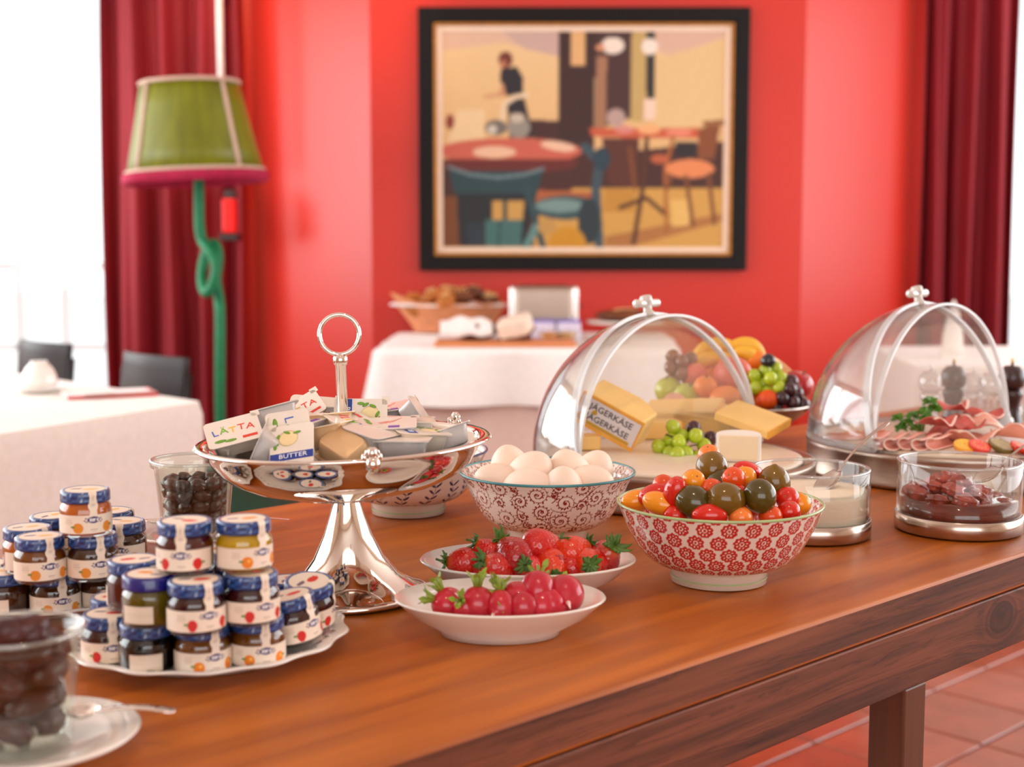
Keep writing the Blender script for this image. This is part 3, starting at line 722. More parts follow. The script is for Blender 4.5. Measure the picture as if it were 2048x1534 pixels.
# cutting board with a wrapped loaf and a sliced loaf
qa = PZ(870, 692, zb); qb = PZ(1150, 690, zb)
cb = tag(MB().box(0, 0, .009, qb.x - qa.x, .24, .018).build('cutting_board', mat('light_maple', (222, 140, 88), .5, var=.12, stretch=(1, 10, 1)), None, ((qa.x + qb.x) / 2, by0 + .16, zb), smooth=False, bevel=.004), 'light wooden bread board at the front of the bread table', 'board')
zb2 = zb + .0185
q = PY(938, 660, by0 + .17)
lf = thing('wrapped_loaf', 'loaf half wrapped in a white cloth on the board, in front of the basket', 'bread', (q.x, q.y, zb2), (0, 0, .1))
MB().ball((.02, -.0, .04), .10, .058, .04, 20, 12, fn=lambda p: Vector((p.x, p.y, max(p.z, -.95)))).build('loaf', DCR, lf)
b = MB(); b.grid(lambda s, t: ((s - .5) * .2 - .012, -.058 * math.cos(t * math.pi) + (t - .5) * .012, .02 + .07 * math.sin(t * math.pi) * (1 - .25 * (2 * s - 1) ** 2) + .005 * math.sin(s * 14 + t * 5)), 22, 16)
b.build('wrap', fabric('bright_white_linen', (250, 246, 242)), lf, solid=.003)
q = PY(1030, 655, by0 + .15)
sl = thing('white_loaf', 'square white loaf tilted on the bread board', 'bread', (q.x, q.y, zb2), (0, 0, -.25))
Mx = Matrix.Translation((0, 0, .055)) @ Matrix.Rotation(R(-14), 4, 'Y') @ Matrix.Rotation(R(14), 4, 'X')
MB().box(0, 0, 0, .13, .10, .075, M=Mx).build('crumb', mat('white_crumb', (244, 226, 206), .8, var=.06), sl, smooth=False, bevel=.014)
MB().box(0, .004, -.031, .135, .10, .018, M=Mx).build('bottom_crust', DCR, sl, smooth=False, bevel=.006)
MB().box(0, 0, -.047, .12, .08, .01, M=Matrix.Translation((0, 0, .055))).build('crust_heel', DCR, sl, smooth=False, bevel=.003)
# toaster
q0 = PY(1018, 571, 5.75); q1 = PY(1155, 571, 5.75); tw = q1.x - q0.x; th_ = q0.z - zb
to = thing('toaster', 'brushed steel toaster with dark base standing behind the loaves', 'toaster', ((q0.x + q1.x) / 2, 5.75, zb))
BS = mat('brushed_steel', (190, 172, 160), .28, 1, var=.12, stretch=(1, 1, 40), scale=20)
MB().box(0, 0, th_ / 2 + .008, tw - .03, .17, th_ - .016).build('body', BS, to, smooth=False, bevel=.02)
for s in (-1, 1): MB().box(s * (tw / 2 - .012), 0, th_ / 2 + .004, .028, .18, th_ - .008).build('end_cap', mat('polished_steel_cap', (235, 230, 226), .2, 1), to, smooth=False, bevel=.012)
MB().box(0, 0, .007, tw - .01, .165, .014).build('base', mat('black_plastic', (30, 24, 26), .4), to, smooth=False, bevel=.004)
for s in (-1, 1): MB().box(0, s * .035, th_ - .0002, tw - .09, .028, .003).build('slot', mat('black_plastic', (30, 24, 26), .4), to, smooth=False)
MB().box(tw / 2 + .01, 0, th_ * .6, .02, .03, .012).build('lever', mat('black_plastic', (30, 24, 26), .4), to, smooth=False, bevel=.003)
# little bowls and packets in front of the toaster
for i, (px, py, c_, lab) in enumerate([(1092, 662, (236, 150, 50), 'small glass bowl of orange marmalade beside the white loaf'), (1125, 668, (224, 170, 90), 'small glass bowl of yellow spread right of the marmalade bowl')]):
    q = PZ(px, py, zb); t = thing('spread_bowl', lab, 'bowl', (q.x, by0 + .38 + .0 * i, zb))
    MB().lathe([(0, .002), (.03, .002), (.043, .02), (.046, .04), (.043, .04), (.040, .021), (.028, .006), (0, .006)], 32).build('glass_wall', glass('clear_glass', (.98, .99, .98)), t)
    MB().lathe([(.0, .0065), (.027, .0065), (.039, .022), (.041, .034), (.02, .038), (0, .039)], 28).build('spread', mat('spread_%d' % i, c_, .3, var=.2, scale=50, coat=.4), t)
for i, (px, py, lab) in enumerate([(1086, 625, 'lilac-white paper packet leaning on the toaster, left one'), (1138, 622, 'lilac-white paper packet leaning on the toaster, right one')]):
    q = PY(px, py, 5.6)
    pk = thing('paper_packet', lab, 'packet', (q.x, 5.585, zb), (R(-8), 0, .1 * i)); 
    MB().box(0, 0, .035, .10, .03, .07).build('pouch', mat('lilac_paper', (226, 216, 236), .5, var=.1), pk, smooth=False, bevel=.01)
    MB().box(0, 0, .076, .10, .006, .014).build('crimp', mat('violet_band', (120, 110, 190), .5), pk, smooth=False)
# cake stand and plates at the right
q = PY(1222, 640, 5.7); q.x += .06
cs_ = thing('bread_stand', 'low pale stand at the right end of the bread table', 'stand', (q.x, 5.7, zb))
MB().lathe([(0, 0), (.06, 0), (.06, .008), (.02, .02), (.016, .05), (.03, .058), (.16, .062), (.165, .07), (.16, .074), (0, .068)], 40).build('stand_body', mat('pale_marble', (232, 224, 216), .3, var=.08), cs_)
db = thing('dark_loaf', 'flat dark rye loaf on the pale stand right of the toaster', 'bread', (q.x, 5.7, zb + .073))
MB().ball((0, 0, .022), .13, .1, .026, 24, 12, fn=lambda p: Vector((p.x, p.y, max(p.z, -.84)))).build('crust', DCR, db)
MB().tube([(-.05, -.04, .0455), (0, .0, .0485), (.05, .04, .0455)], .004, 6).build('score_mark', mat('pale_crumb', (232, 190, 130), .8), db)
pm_ = None
for k in range(3):
    q = PZ(1180, 668, zb)
    if pm_ is None:
        o = MB().lathe([(0, .002), (.05, .002), (.055, 0), (.06, .003), (.092, .009), (.094, .012), (.09, .012), (.058, .006), (0, .006)], 40).build('plate', POR); pm_ = o
    else: o = pm_.copy(); C.objects.link(o)
    o.location = (q.x + .03, by0 + .2, zb + k * .0075)
    tag(o, ['bottom plate of the white stack at the right of the bread table', 'middle plate of the white stack at the right of the bread table', 'top plate of the white stack at the right of the bread table'][k], 'plate', 'stacked plates on the bread table')
# ================================================================ TABLEWARE ON THE BUFFET
SIL = mat('polished_silver', (236, 228, 220), .045, 1, var=.03, scale=14)
CG = glass('clear_glass', (.98, .99, .98)); JG = glass('jar_glass', (.97, .98, .96), 1.1, .03)
TZ = T + .0006
def place(name, px, py): p = PZ(px, py, TZ); return p

# ---------------------------------------------------------------- silver pedestal dish
sp = PZ(701, 1190, TZ)
sd_ = thing('pedestal_dish', 'tall polished silver pedestal dish with ring handle, full of butter portions', 'dish', sp)
TM = Matrix.Rotation(R(-1.7), 4, 'Y')
MB().lathe([(0, .004), (.0, .003), (.060, .0), (.064, .001), (.0655, .003), (.064, .0052), (.060, .0065), (.052, .010), (.040, .0185), (.029, .033), (.020, .052), (.014, .069), (.0108, .082), (.0108, .086)], 96, M=TM).build('foot', SIL, sd_)
RR = .1195; RZ = .130
MB().lathe([(.0, .0865), (.04, .0865), (.046, .0860), (.048, .0875), (.046, .0892), (.0, .0892)], 80, M=TM).build('collar', SIL, sd_)
MB().lathe([(0, .0882), (.04, .0884), (.060, .0900), (.078, .0945), (.0930, .1015), (.1040, .1105), (.1105, .1210), (.1135, .1275), (.1165, .1290), (.1195, .1285), (.1215, .130), (.1195, .1318), (.113, .1312), (.1108, .1275), (.1080, .1210), (.1015, .1120), (.0910, .1035), (.076, .0965), (.058, .0922), (.04, .0908), (0, .0905)], 128, M=TM).build('bowl', SIL, sd_)
MB().lathe([(0, .091), (.0062, .0915), (.0055, .097), (.0045, .10), (.0043, .192), (.0052, .1925), (.006, .1955), (.0058, .199), (.003, .2015), (0, .202)], 24, M=TM).build('post', SIL, sd_)
MB().tube([TM @ Vector((math.cos(a) * .0162, .001 * math.sin(a), .2172 + math.sin(a) * .0162)) for a in np.linspace(0, 2 * math.pi, 49)[:-1].tolist()], .0019, 12, closed=True).build('ring_handle', SIL, sd_)
for a in (-73, 43, 160):
    a = R(a); b = MB(); c = Vector((math.cos(a), math.sin(a), 0)); t = Vector((-c.y, c.x, 0))
    p = c * .1195 + Vector((0, 0, RZ + .003))
    b.ball(TM @ (p - Vector((0, 0, .005)) + c * .003), .0058, .0058, .0065, 14, 10)
    b.ball(TM @ (p + Vector((0, 0, .003)) + c * .002), .0038, .0038, .005, 12, 8)
    b.tube([TM @ (p + c * .002 + t * (.005 * math.cos(q)) + Vector((0, 0, .001 + .006 * math.sin(q)))) for q in (0, .6, 1.2, 1.9, 2.5, 3.1)], .0013, 8)
    for s in (-1, 1): b.ball(TM @ (p + t * s * .0055), .0026, .0026, .0034, 10, 6)
    b.build('sculpted_knob', SIL, sd_)

# ---------------------------------------------------------------- writing
def txt(s, size, m, parent, M, name='lettering', ext=.00015, align='CENTER', xs=1.0):
    cu = bpy.data.curves.new('t', 'FONT'); cu.body = s; cu.size = size; cu.extrude = ext; cu.align_x = align; cu.align_y = 'CENTER'; cu.resolution_u = 2
    o = bpy.data.objects.new('t', cu); C.objects.link(o); bpy.context.view_layer.update()
    me = bpy.data.meshes.new_from_object(o.evaluated_get(bpy.context.evaluated_depsgraph_get()))
    bpy.data.objects.remove(o); me.transform(M @ Matrix.Diagonal((xs, 1, 1, 1))); me.name = name; me.materials.clear(); me.materials.append(m)
    o = bpy.data.objects.new(name, me); C.objects.link(o)
    if parent is not None: o.parent = parent
    return o
INK = {k: mat('ink_' + k, c, .4, var=.02) for k, c in dict(blue=(40, 90, 190), green=(120, 180, 30), yellow=(240, 200, 30), red=(226, 60, 40), navy=(30, 60, 150), white=(250, 250, 250), dark=(70, 60, 60), purple=(120, 70, 170), leaf=(110, 160, 40), pink=(238, 150, 140), gold=(196, 150, 40)).items()}
CREAM = mat('cream_plastic', (236, 216, 196), .35, var=.03, coat=.3); FOIL = mat('printed_foil_white', (238, 226, 214), .28, var=.04, coat=.4)
GOLDC = mat('golden_carton', (226, 186, 140), .4, .25, var=.05); GREYC = mat('pearl_grey_plastic', (206, 196, 192), .3, var=.03, coat=.4)
def tub(kind):
    """single-serve butter portion, lid on +Z, base at z=0"""
    L_, W_, H_ = .044, .034, .0145
    root = thing('butter_portion', '', '', (0, 0, 0))
    def rr(l, w, r, n=4):
        out = []
        for sx, sy, a0 in ((1, 1, 0), (-1, 1, 90), (-1, -1, 180), (1, -1, 270)):
            for k in range(n + 1):
                a = R(a0 + 90 * k / n); out.append((sx * (l / 2 - r) + r * math.cos(a), sy * (w / 2 - r) + r * math.sin(a)))
        return out
    b = MB(); rings = [(rr(L_ * .70, W_ * .66, .004), 0), (rr(L_ * .76, W_ * .72, .005), .001), (rr(L_ * .88, W_ * .86, .005), H_), (rr(L_, W_, .004), H_ + .0002), (rr(L_, W_, .004), H_ + .0009)]
    n = len(rings[0][0]); vs = [(x, y, z) for pl, z in rings for x, y in pl]
    fs = [tuple(range(n - 1, -1, -1))] + [(j * n + i, j * n + (i + 1) % n, (j + 1) * n + (i + 1) % n, (j + 1) * n + i) for j in range(len(rings) - 1) for i in range(n)]
    b.add(vs, fs); b.build('tub', {'latta': CREAM, 'butter': CREAM, 'gold': GOLDC, 'grey': GREYC, 'pink': GREYC}[kind], root, smooth=True, auto=40)
    b = MB(); b.prism(rr(L_ + .0004, W_ + .0004, .004), H_ + .0009, H_ + .0013); b.box(L_ / 2 - .001, W_ / 2 - .001, H_ + .0011, .007, .007, .0004, M=None)
    lid = b.build('foil_lid', FOIL, root, smooth=False); zt = H_ + .00145
    def at(x, y, rot=0, z=zt): return Matrix.Translation((x, y, z)) @ Matrix.Rotation(R(rot), 4, 'Z')
    if kind == 'latta':
        for i, (ch, cn) in enumerate(zip('LÄTTA', ('blue', 'green', 'yellow', 'red', 'red'))):
            txt(ch, .0105, INK[cn], lid, at(-.0145 + .0072 * i, .001 + .0012 * (i % 2), 6 - 3 * i))
        b = MB(); b.ball((-.012, -.010, zt), .005, .002, .0002, 10, 4); b.ball((-.004, -.0115, zt), .005, .0018, .0002, 10, 4); b.build('leaf_print', INK['leaf'], lid)
        MB().box(.012, -.011, zt, .012, .003, .0002).build('red_print', INK['red'], lid, smooth=False)
    if kind == 'butter':
        MB().box(-.011, 0, zt, .0075, .0335, .0003).build('blue_band', INK['navy'], lid, smooth=False)
        txt('BUTTER', .0062, INK['white'], lid, at(-.011, -.001, -90, zt + .0002))
        b = MB(); b.ball((.008, .003, zt - .0002), .009, .0085, .0004, 14, 4); b.build('butter_print', mat('butter_print', (246, 222, 170), .4), lid)
        b = MB()
        for x, y, r in ((.004, .012, 30), (.010, .011, -20), (.014, .004, 60), (.013, -.004, 100), (.0, .013, 0)): b.ball((x, y, zt + .0002), .0032, .0014, .0002, 8, 4, M=Matrix.Rotation(R(r), 4, 'Z'))
        b.build('leaf_print', INK['leaf'], lid)
    if kind == 'pink':
        b = MB()
        for k in range(6): b.box(-.006 + k * .003, .004 - k * .0012, zt, .014, .0007, .0002, M=Matrix.Rotation(R(24 + 7 * k), 4, 'Z'))
        b.build('rose_lines', INK['pink'], lid, smooth=False)
        MB().box(.004, -.0125, zt, .009, .005, .0003).build('violet_print', INK['purple'], lid, smooth=False)
    return root
protos = {k: tub(k) for k in ('latta', 'butter', 'gold', 'grey', 'pink')}; usedp = set()
# (px, py, lift, kind, normal of the lid (x right, y away, z up), spin, label)
TUBS = [
 (478, 850, .010, 'latta', (-.3, -.55, .75), 28, 'butter portion standing behind the leftmost ones, blue letter showing at its corner'),
 (540, 852, .014, 'latta', (-.05, -.7, .68), -8, 'butter portion with blue and green letters standing upright, high on the left of the heap'),
 (596, 880, .012, 'latta', (.1, -.85, .5), -78, 'butter portion turned on edge, rainbow lettering running downwards, left of the middle'),
 (470, 893, .006, 'latta', (-.05, -.52, .84), 20, 'butter portion lying at the left rim of the silver dish, faint red and green lettering'),
 (437, 880, .002, 'grey', (-.4, .3, .85), 30, 'butter portion wedged against the left rim by the sculpted knob'),
 (582, 905, .006, 'butter', (-.12, -.62, .75), 96, 'butter portion with a level blue stripe near the front rim, left of the upturned one'),
 (540, 905, .002, 'grey', (-.9, -.1, .4), 10, 'pale portion on its side at the front rim, left of the blue-striped one'),
 (694, 893, .014, 'gold', (.12, .62, -.76), 42, 'butter portion upside down showing its golden base, front centre of the dish'),
 (722, 842, .016, 'butter', (.05, -.93, .35), 0, 'butter portion standing upright against the post with a vertical blue stripe'),
 (650, 850, .010, 'gold', (-.1, .15, .98), 4, 'butter portion with golden side behind the upturned one, left of the post'),
 (640, 872, .004, 'gold', (-.2, .1, .97), -12, 'butter portion under the golden-sided one left of the post'),
 (664, 840, .012, 'grey', (.05, .1, .99), 12, 'butter portion at the back of the heap just left of the post'),
 (783, 868, .012, 'pink', (-.03, -.14, .99), 4, 'butter portion with pink lines and violet mark on its lid, right of the post'),
 (812, 858, .010, 'grey', (.05, .0, .99), 10, 'grey butter portion behind the violet-marked one'),
 (850, 856, .014, 'pink', (-.1, -.1, .99), 14, 'pink-lidded butter portion high on the right of the heap'),
 (812, 836, .014, 'grey', (.1, .1, .98), -16, 'grey portion at the very back right, topmost of the heap there'),
 (873, 882, .008, 'grey', (-.35, .2, .9), 22, 'large-looking grey butter portion tipped on the right rim'),
 (918, 872, .006, 'grey', (.8, .0, .55), 80, 'butter portion standing on its side at the far right rim'),
 (802, 896, .000, 'grey', (0, 0, 1), -4, 'flat grey portion low beneath the violet-marked one'),
 (748, 880, .004, 'grey', (.2, -.1, .97), 60, 'butter portion half hidden behind the upturned one, right side'),
 (690, 862, .000, 'latta', (.1, -.1, 1), 120, 'butter portion buried under the upturned one at the foot of the post'),
 (610, 860, -.004, 'pink', (-.1, -.1, 1), 50, 'butter portion buried below the left heap behind the rainbow one'),
 (850, 880, -.004, 'butter', (.1, 0, 1), 20, 'butter portion buried under the tipped grey one at right'),
]
hp = heap(sp.x, sp.y, .125, TZ + .114, .031)
pts = []
for px, py, lift, *_ in TUBS:
    p = hit(px, py, hp); d = ray(px, py).normalized(); pts.append(p + d * .010)
P3 = relax(pts, [.0165] * len(pts), 40, .82, pin=.08)
for p in P3:
    dd = Vector((p.x - sp.x, p.y - sp.y))
    if dd.length > .098: dd = dd.normalized() * .098; p.x = sp.x + dd.x; p.y = sp.y + dd.y
    p.z = max(p.z, TZ + .102 + .75 * max(0, dd.length - .05))
for (px, py, lift, kind, nrm, spin, lab), p in zip(TUBS, P3):
    o = protos[kind] if kind not in usedp else copy_tree(protos[kind]); usedp.add(kind)
    qn = Vector(nrm).normalized(); q = qn.to_track_quat('Z', 'Y') 
    # keep the label's x axis pointing right in view, then spin
    x = Vector((1, 0, 0)) - qn * qn.x; x.normalize(); y = qn.cross(x)
    Mr = Matrix((x, y, qn)).transposed() @ Matrix.Rotation(R(spin), 3, 'Z')
    o.rotation_euler = Mr.to_euler(); o.location = p - (Mr @ Vector((0, 0, .0075)))
    tag(o, lab, 'butter', 'butter portions in the silver dish')

# ---------------------------------------------------------------- patterned bowls
def bowl_cols(kind, n, prof, seed=1):
    """colour per (profile ring j, angle i); painted by stamping strokes in surface millimetres"""
    arc = [0]
    for (r0, z0), (r1, z1) in zip(prof[:-1], prof[1:]): arc.append(arc[-1] + math.hypot(r1 - r0, z1 - z0) * 1000)
    m = len(prof); A = np.linspace(0, 2 * math.pi, n, endpoint=False); T_ = np.array(arc); Rr = np.array([r for r, z in prof]) * 1000
    base = np.array(lin((240, 226, 214))); col = np.tile(base, (m, n, 1)).astype(np.float32)
    ink = np.array(lin({'flower': (196, 44, 42), 'scroll': (140, 44, 34), 'leaf': (34, 36, 84)}[kind]))
    tot = T_[-1]
    def stamp(a, t, rad, c=ink, ry=None, rot=0):
        ry = ry or rad; big = max(rad, ry)
        js = np.where(abs(T_ - t) <= big)[0]
        if len(js) == 0: return
        for j in js:
            rj = max(Rr[j], 5); da = (A - a + math.pi) % (2 * math.pi) - math.pi; ii = np.where(abs(da * rj) <= big)[0]
            dx = da[ii] * rj; dy = T_[j] - t
            X = dx * math.cos(rot) + dy * math.sin(rot); Yv = -dx * math.sin(rot) + dy * math.cos(rot)
            k = ii[(X / rad) ** 2 + (Yv / ry) ** 2 <= 1]; col[j, k] = c
    rs = random.Random(seed)
    def rad_at(t): return max(8, float(np.interp(t, T_, Rr)))
    if kind == 'flower':
        rows = 7; n0 = 27
        for r in range(rows):
            t = 3 + 12.4 * r; rad = rad_at(t)
            for k in range(n0):
                a = 2 * math.pi * (k + .5 * (r % 2) + .07 * math.sin(r * 5)) / n0; s = min(7.0, 2 * math.pi * rad / n0 * .44)
                for q in range(9):
                    an = 2 * math.pi * q / 9 + .2; stamp(a + s * .74 * math.cos(an) / rad, t + s * .74 * math.sin(an), s * .30)
                stamp(a, t, s * .66)
                for q in range(9):
                    an = 2 * math.pi * q / 9 + .2; stamp(a + s * .60 * math.cos(an) / rad, t + s * .60 * math.sin(an), s * .10, base)
                stamp(a, t, s * .30, base); stamp(a, t, s * .17)
    if kind == 'scroll':
        cs = []; tries = 0
        while tries < 9000:
            tries += 1; t = rs.uniform(3, tot - 3); a = rs.uniform(0, 2 * math.pi); rad = rad_at(t); rr = rs.choice((11.5, 10, 8.5) if tries < 2500 else (6.5, 5.4) if tries < 5000 else (4.4, 3.6))
            if all(((((a - a2 + math.pi) % (2 * math.pi) - math.pi) * rad) ** 2 + (t - t2) ** 2) > (rr + r2 + .5) ** 2 for a2, t2, r2 in cs): cs.append((a, t, rr))
        for a, t, rr in cs:
            rad = rad_at(t); sgn = rs.choice((-1, 1)); ph = rs.uniform(0, 6.28); turns = 1.9 if rr > 7 else 1.4; steps = int(turns * 40)
            for k in range(steps + 1):
                th = turns * 2 * math.pi * k / steps; r_ = .9 + (rr - .9) * (k / steps) ** .85; an = ph + sgn * th
                stamp(a + r_ * math.cos(an) / rad, t + r_ * math.sin(an), .62)
                if k % max(3, int(2.9 * steps / (turns * 6.28 * r_ + 1))) == 0 and r_ > rr * .45: stamp(a + (r_ + 1.35) * math.cos(an) / rad, t + (r_ + 1.35) * math.sin(an), .80)
            for k in range(5):
                an = ph + k * 1.256; stamp(a + 1.2 * math.cos(an) / rad, t + 1.2 * math.sin(an), .8)
            an = ph + sgn * turns * 2 * math.pi
            for k in range(12):   # tail
                q = rr + k * .4; stamp(a + q * math.cos(an + sgn * k * .07) / rad, t + q * math.sin(an + sgn * k * .07), .5)
    if kind == 'leaf':
        n0 = 17
        for k in range(n0):
            a = 2 * math.pi * k / n0; lean = .9
            for q in range(60):
                t = 2 + (tot * .62) * q / 60; stamp(a + lean * .1 * math.sin(t * .09 + k), t, .35)
            for q in range(5):
                t = 6 + q * tot * .115; rad = rad_at(t); ac = a + lean * .1 * math.sin(t * .09 + k)
                for sg in (-1, 1): stamp(ac + sg * 3.6 / rad, t + 2.6, 4.2, ink, 1.35, sg * .8)
        for k in range(70):
            a = 2 * math.pi * k / 70; stamp(a, tot * .86 + 2 * math.sin(k * 1.7), 1.9, ink, .8, k)
            stamp(a + .03, tot * .76 + 2 * math.sin(k * 2.3), 1.5, ink, .7, -k)
    return col
PORP = mat('glazed_printed_porcelain', attr=True, rough=.13, var=.015, coat=.5); PORG = mat('ivory_porcelain', (240, 226, 208), .14, var=.02, coat=.4)
def pbowl(name, label, loc, kind, Rm, Hm, Rf, rimc, seed, band=None, n=900, mr=84):
    t = thing(name, label, 'bowl', loc, (0, 0, R(20 * seed)))
    ctl = [(Rf * 1.06, .0145), (Rf * 1.32, .0175), (Rf * 1.57, .0255), (Rf * 1.74, .0355), (Rf * 1.90, .048), (Rf * 2.0, .058), (Rm, Hm)]
    q = smooth_path([Vector((r, z, 0)) for r, z in ctl], 12); L0 = [0]
    for a_, b_ in zip(q[:-1], q[1:]): L0.append(L0[-1] + (b_ - a_).length)
    prof = [(float(np.interp(s, L0, [p.x for p in q])), float(np.interp(s, L0, [p.y for p in q]))) for s in np.linspace(0, L0[-1], mr)]
    cols = bowl_cols(kind, n, prof, seed)
    b = MB(); b.lathe(prof, n); b.c = list(cols.reshape(-1, 3))
    b.build('outer_wall', PORP, t)
    inn = [(r - .0028 - .0006 * (1 - j / mr), z + (.0016 if z < Hm * .9 else 0)) for j, (r, z) in enumerate(prof)]
    inn = inn[::2] + [(Rm - .0012, Hm)]
    n2 = n // 2; cols2 = cols[::2, ::2]; cols2 = np.concatenate([cols2, cols[-1:, ::2]])[:len(inn)]
    b = MB(); b.lathe(inn, n2); b.c = list(cols2.reshape(-1, 3)); b.build('inner_wall', PORP, t)
    MB().lathe([(0, .006), (Rf * .86, .006), (Rf * .88, .0), (Rf * .92, -.0), (Rf * .985, .0008), (Rf, .0125), (Rf * 1.06, .0146)], 96).build('foot_ring', PORG, t)
    MB().lathe([(0, .0155), (inn[0][0], .0162)], 64).build('well', PORG, t)
    if band: MB().lathe([(Rf * .992 + .0001, .0050), (Rf * .994 + .0002, .0062)], 96).build('foot_band', band, t)
    MB().tube([((Rm - .0008) * math.cos(a), (Rm - .0008) * math.sin(a), Hm) for a in np.linspace(0, 2 * math.pi, 145)[:-1].tolist()], .0013, 8, closed=True).build('rim', rimc, t)
    return t
INW = [(.0, .030), (.0175, .048), (.0255, .0595), (.0355, .0665), (.048, .0725), (.058, .0765), (.0685, .0835)]
def bowl_clamp(p, c, rad, H_):
    z = p.z - TZ; p.z = TZ + max(z, .018 + rad * 1.0); z = p.z - TZ
    if z < H_ + rad * .5:
        lim = max(.004, float(np.interp(z - rad * .45, [a for a, b_ in INW], [b_ for a, b_ in INW])) - rad * .92)
        dd = Vector((p.x - c.x, p.y - c.y))
        if dd.length > lim: dd = dd.normalized() * lim; p.x = c.x + dd.x; p.y = c.y + dd.y
    return p
bp = {'egg': PZ(1094, 1079, TZ), 'tom': PZ(1437, 1160, TZ), 'blue': PZ(817, 1024, TZ)}
pbowl('patterned_bowl', 'white bowl printed with russet scrolls and teal rim, full of eggs', bp['egg'], 'scroll', .0865, .0685, .040, mat('teal_rim', (70, 140, 146), .2), 2)
pbowl('patterned_bowl', 'white bowl printed with red flower heads and pale green rim, full of small tomatoes', bp['tom'], 'flower', .0885, .0690, .042, mat('pale_green_rim', (176, 196, 140), .2), 5, mat('green_line', (176, 200, 140), .3))
pbowl('patterned_bowl', 'white bowl with navy leaf sprigs standing behind the silver dish', bp['blue'], 'leaf', .0865, .0690, .0405, mat('navy_rim', (60, 70, 110), .2), 3, mat('green_line', (176, 200, 140), .3), n=700)

# ---------------------------------------------------------------- oval plates
def oval(label, loc, a, asp, h):
    return tag(MB().lathe([(0, .003), (.50 * a, .003), (.52 * a, 0), (.56 * a, 0), (.58 * a, .004), (.82 * a, h * .55), (.98 * a, h), (a, h + .0012), (.985 * a, h + .0025), (.83 * a, h * .55 + .004), (.62 * a, .0085), (.5 * a, .006), (0, .006)], 96, sy=asp).build('oval_plate', POR, None, loc), label, 'plate')
p_rad = PZ(1000, 1268, TZ) + Vector((0, .004, 0)); p_str = PZ(1056, 1186, TZ)
oval('oval white plate in front, holding the radishes', p_rad, .0795, .72, .026)
oval('oval white plate behind the radishes, holding the strawberries', p_str, .0905, .70, .028)

# ---------------------------------------------------------------- glass bowls in steel bases
def gbowl(label, loc, r, h, hb=.018):
    t = thing('glass_bowl', label, 'bowl', loc)
    MB().lathe([(0, .0), (r * .96, .0), (r + .0016, .002), (r + .0018, hb), (r + .0004, hb + .0006), (r + .0002, .004)], 96).build('steel_base', mat('brushed_steel_base', (200, 184, 172), .22, 1, var=.1, stretch=(1, 1, 60), scale=30), t)
    MB().lathe([(0, .004), (r - .003, .0042), (r, .007), (r, h - .001), (r - .001, h), (r - .0022, h), (r - .0028, h - .001), (r - .0028, .009), (r - .005, .0072), (0, .007)], 96).build('glass_wall', CG, t)
    MB().tube([((r - .0014) * math.cos(a), (r - .0014) * math.sin(a), h - .0008) for a in np.linspace(0, 2 * math.pi, 97)[:-1].tolist()], .0017, 8, closed=True).build('glass_rim', glass('glass_rim', (.97, .99, .98), 1.6, .12, .15), t)
    return t
p_yog = PZ(1619, 1068, TZ); p_rel = PZ(1915, 1058, TZ)
gbowl('straight glass bowl with steel base holding white quark, spoon standing in it', p_yog, .0585, .068)
gbowl('straight glass bowl with steel base holding red relish, nearest the right edge', p_rel, .0615, .0715)
b = MB(); r = .0550
b.lathe([(0, .0078), (r - .003, .008), (r, .011), (r, .041), (r + .0002, .0465), (r * .8, .046), (r * .5, .0475), (r * .2, .0465), (0, .0462)], 64, wob=lambda a, z: 1 + (.0 if z < .044 else .0))
tag(b.build('quark', mat('creamy_quark', (252, 234, 210), .5, var=.03, bump=.4, bscale=60), None, p_yog), 'smooth cream-white quark filling the glass bowl beside the tomatoes', 'quark', kind='stuff')
# spoon in the quark
def spoon(name, label, p0, p1, bowl_at=0, scale=1, w0=.0035, w1=.0065, bend=.006, m=None, cat='spoon'):
    """p0 = bowl end, p1 = handle end (world)"""
    p0 = Vector(p0); p1 = Vector(p1); d = p1 - p0; L_ = d.length
    t = thing(name, label, cat, p0); x = d.normalized(); z = Vector((0, 0, 1)) - x * x.z; z.normalize(); y = z.cross(x)
    Mx = Matrix((x, y, z)).transposed().to_4x4(); m = m or SIL
    b = MB(); n = 24; vs = []; fs = []
    for i in range(n + 1):
        s = i / n; w = w0 + (w1 - w0) * s ** 1.5; w *= (1 if s < .95 else .8)
        zc_ = bend * math.sin(s * math.pi) * .8 + .001
        for yy, zz in ((-w, 0), (0, .0012), (w, 0), (0, -.0012)): vs.append(Mx @ Vector((L_ * (.3 + .7 * s), yy, zz + zc_)))
    for i in range(n):
        for k in range(4): fs.append((i * 4 + k, i * 4 + (k + 1) % 4, (i + 1) * 4 + (k + 1) % 4, (i + 1) * 4 + k))
    fs += [(3, 2, 1, 0), tuple(n * 4 + k for k in range(4))]
    b.add(vs, fs).build('handle', m, t, smooth=True, sub=1)
    b = MB(); b.grid(lambda s, q: tuple(Mx @ Vector((L_ * (.31 - .31 * s), (q - .5) * 2 * .0125 * scale * math.sin(math.pi * min(1, max(0, .08 + s * .92))) ** .6, -.0055 * scale * (1 - (2 * q - 1) ** 2) * math.sin(math.pi * (.04 + .92 * s)) + .002))), 16, 10)
    b.build('spoon_bowl', m, t, solid=.0009); return t
a0 = Vector((p_yog.x + .004, p_yog.y - .004, TZ + .041)); a1 = PY(1778, 846, p_yog.y + .05)
spoon('serving_spoon', 'steel spoon leaning up to the right out of the white quark', a0, a1, w0=.0022, w1=.0055, m=STEEL)

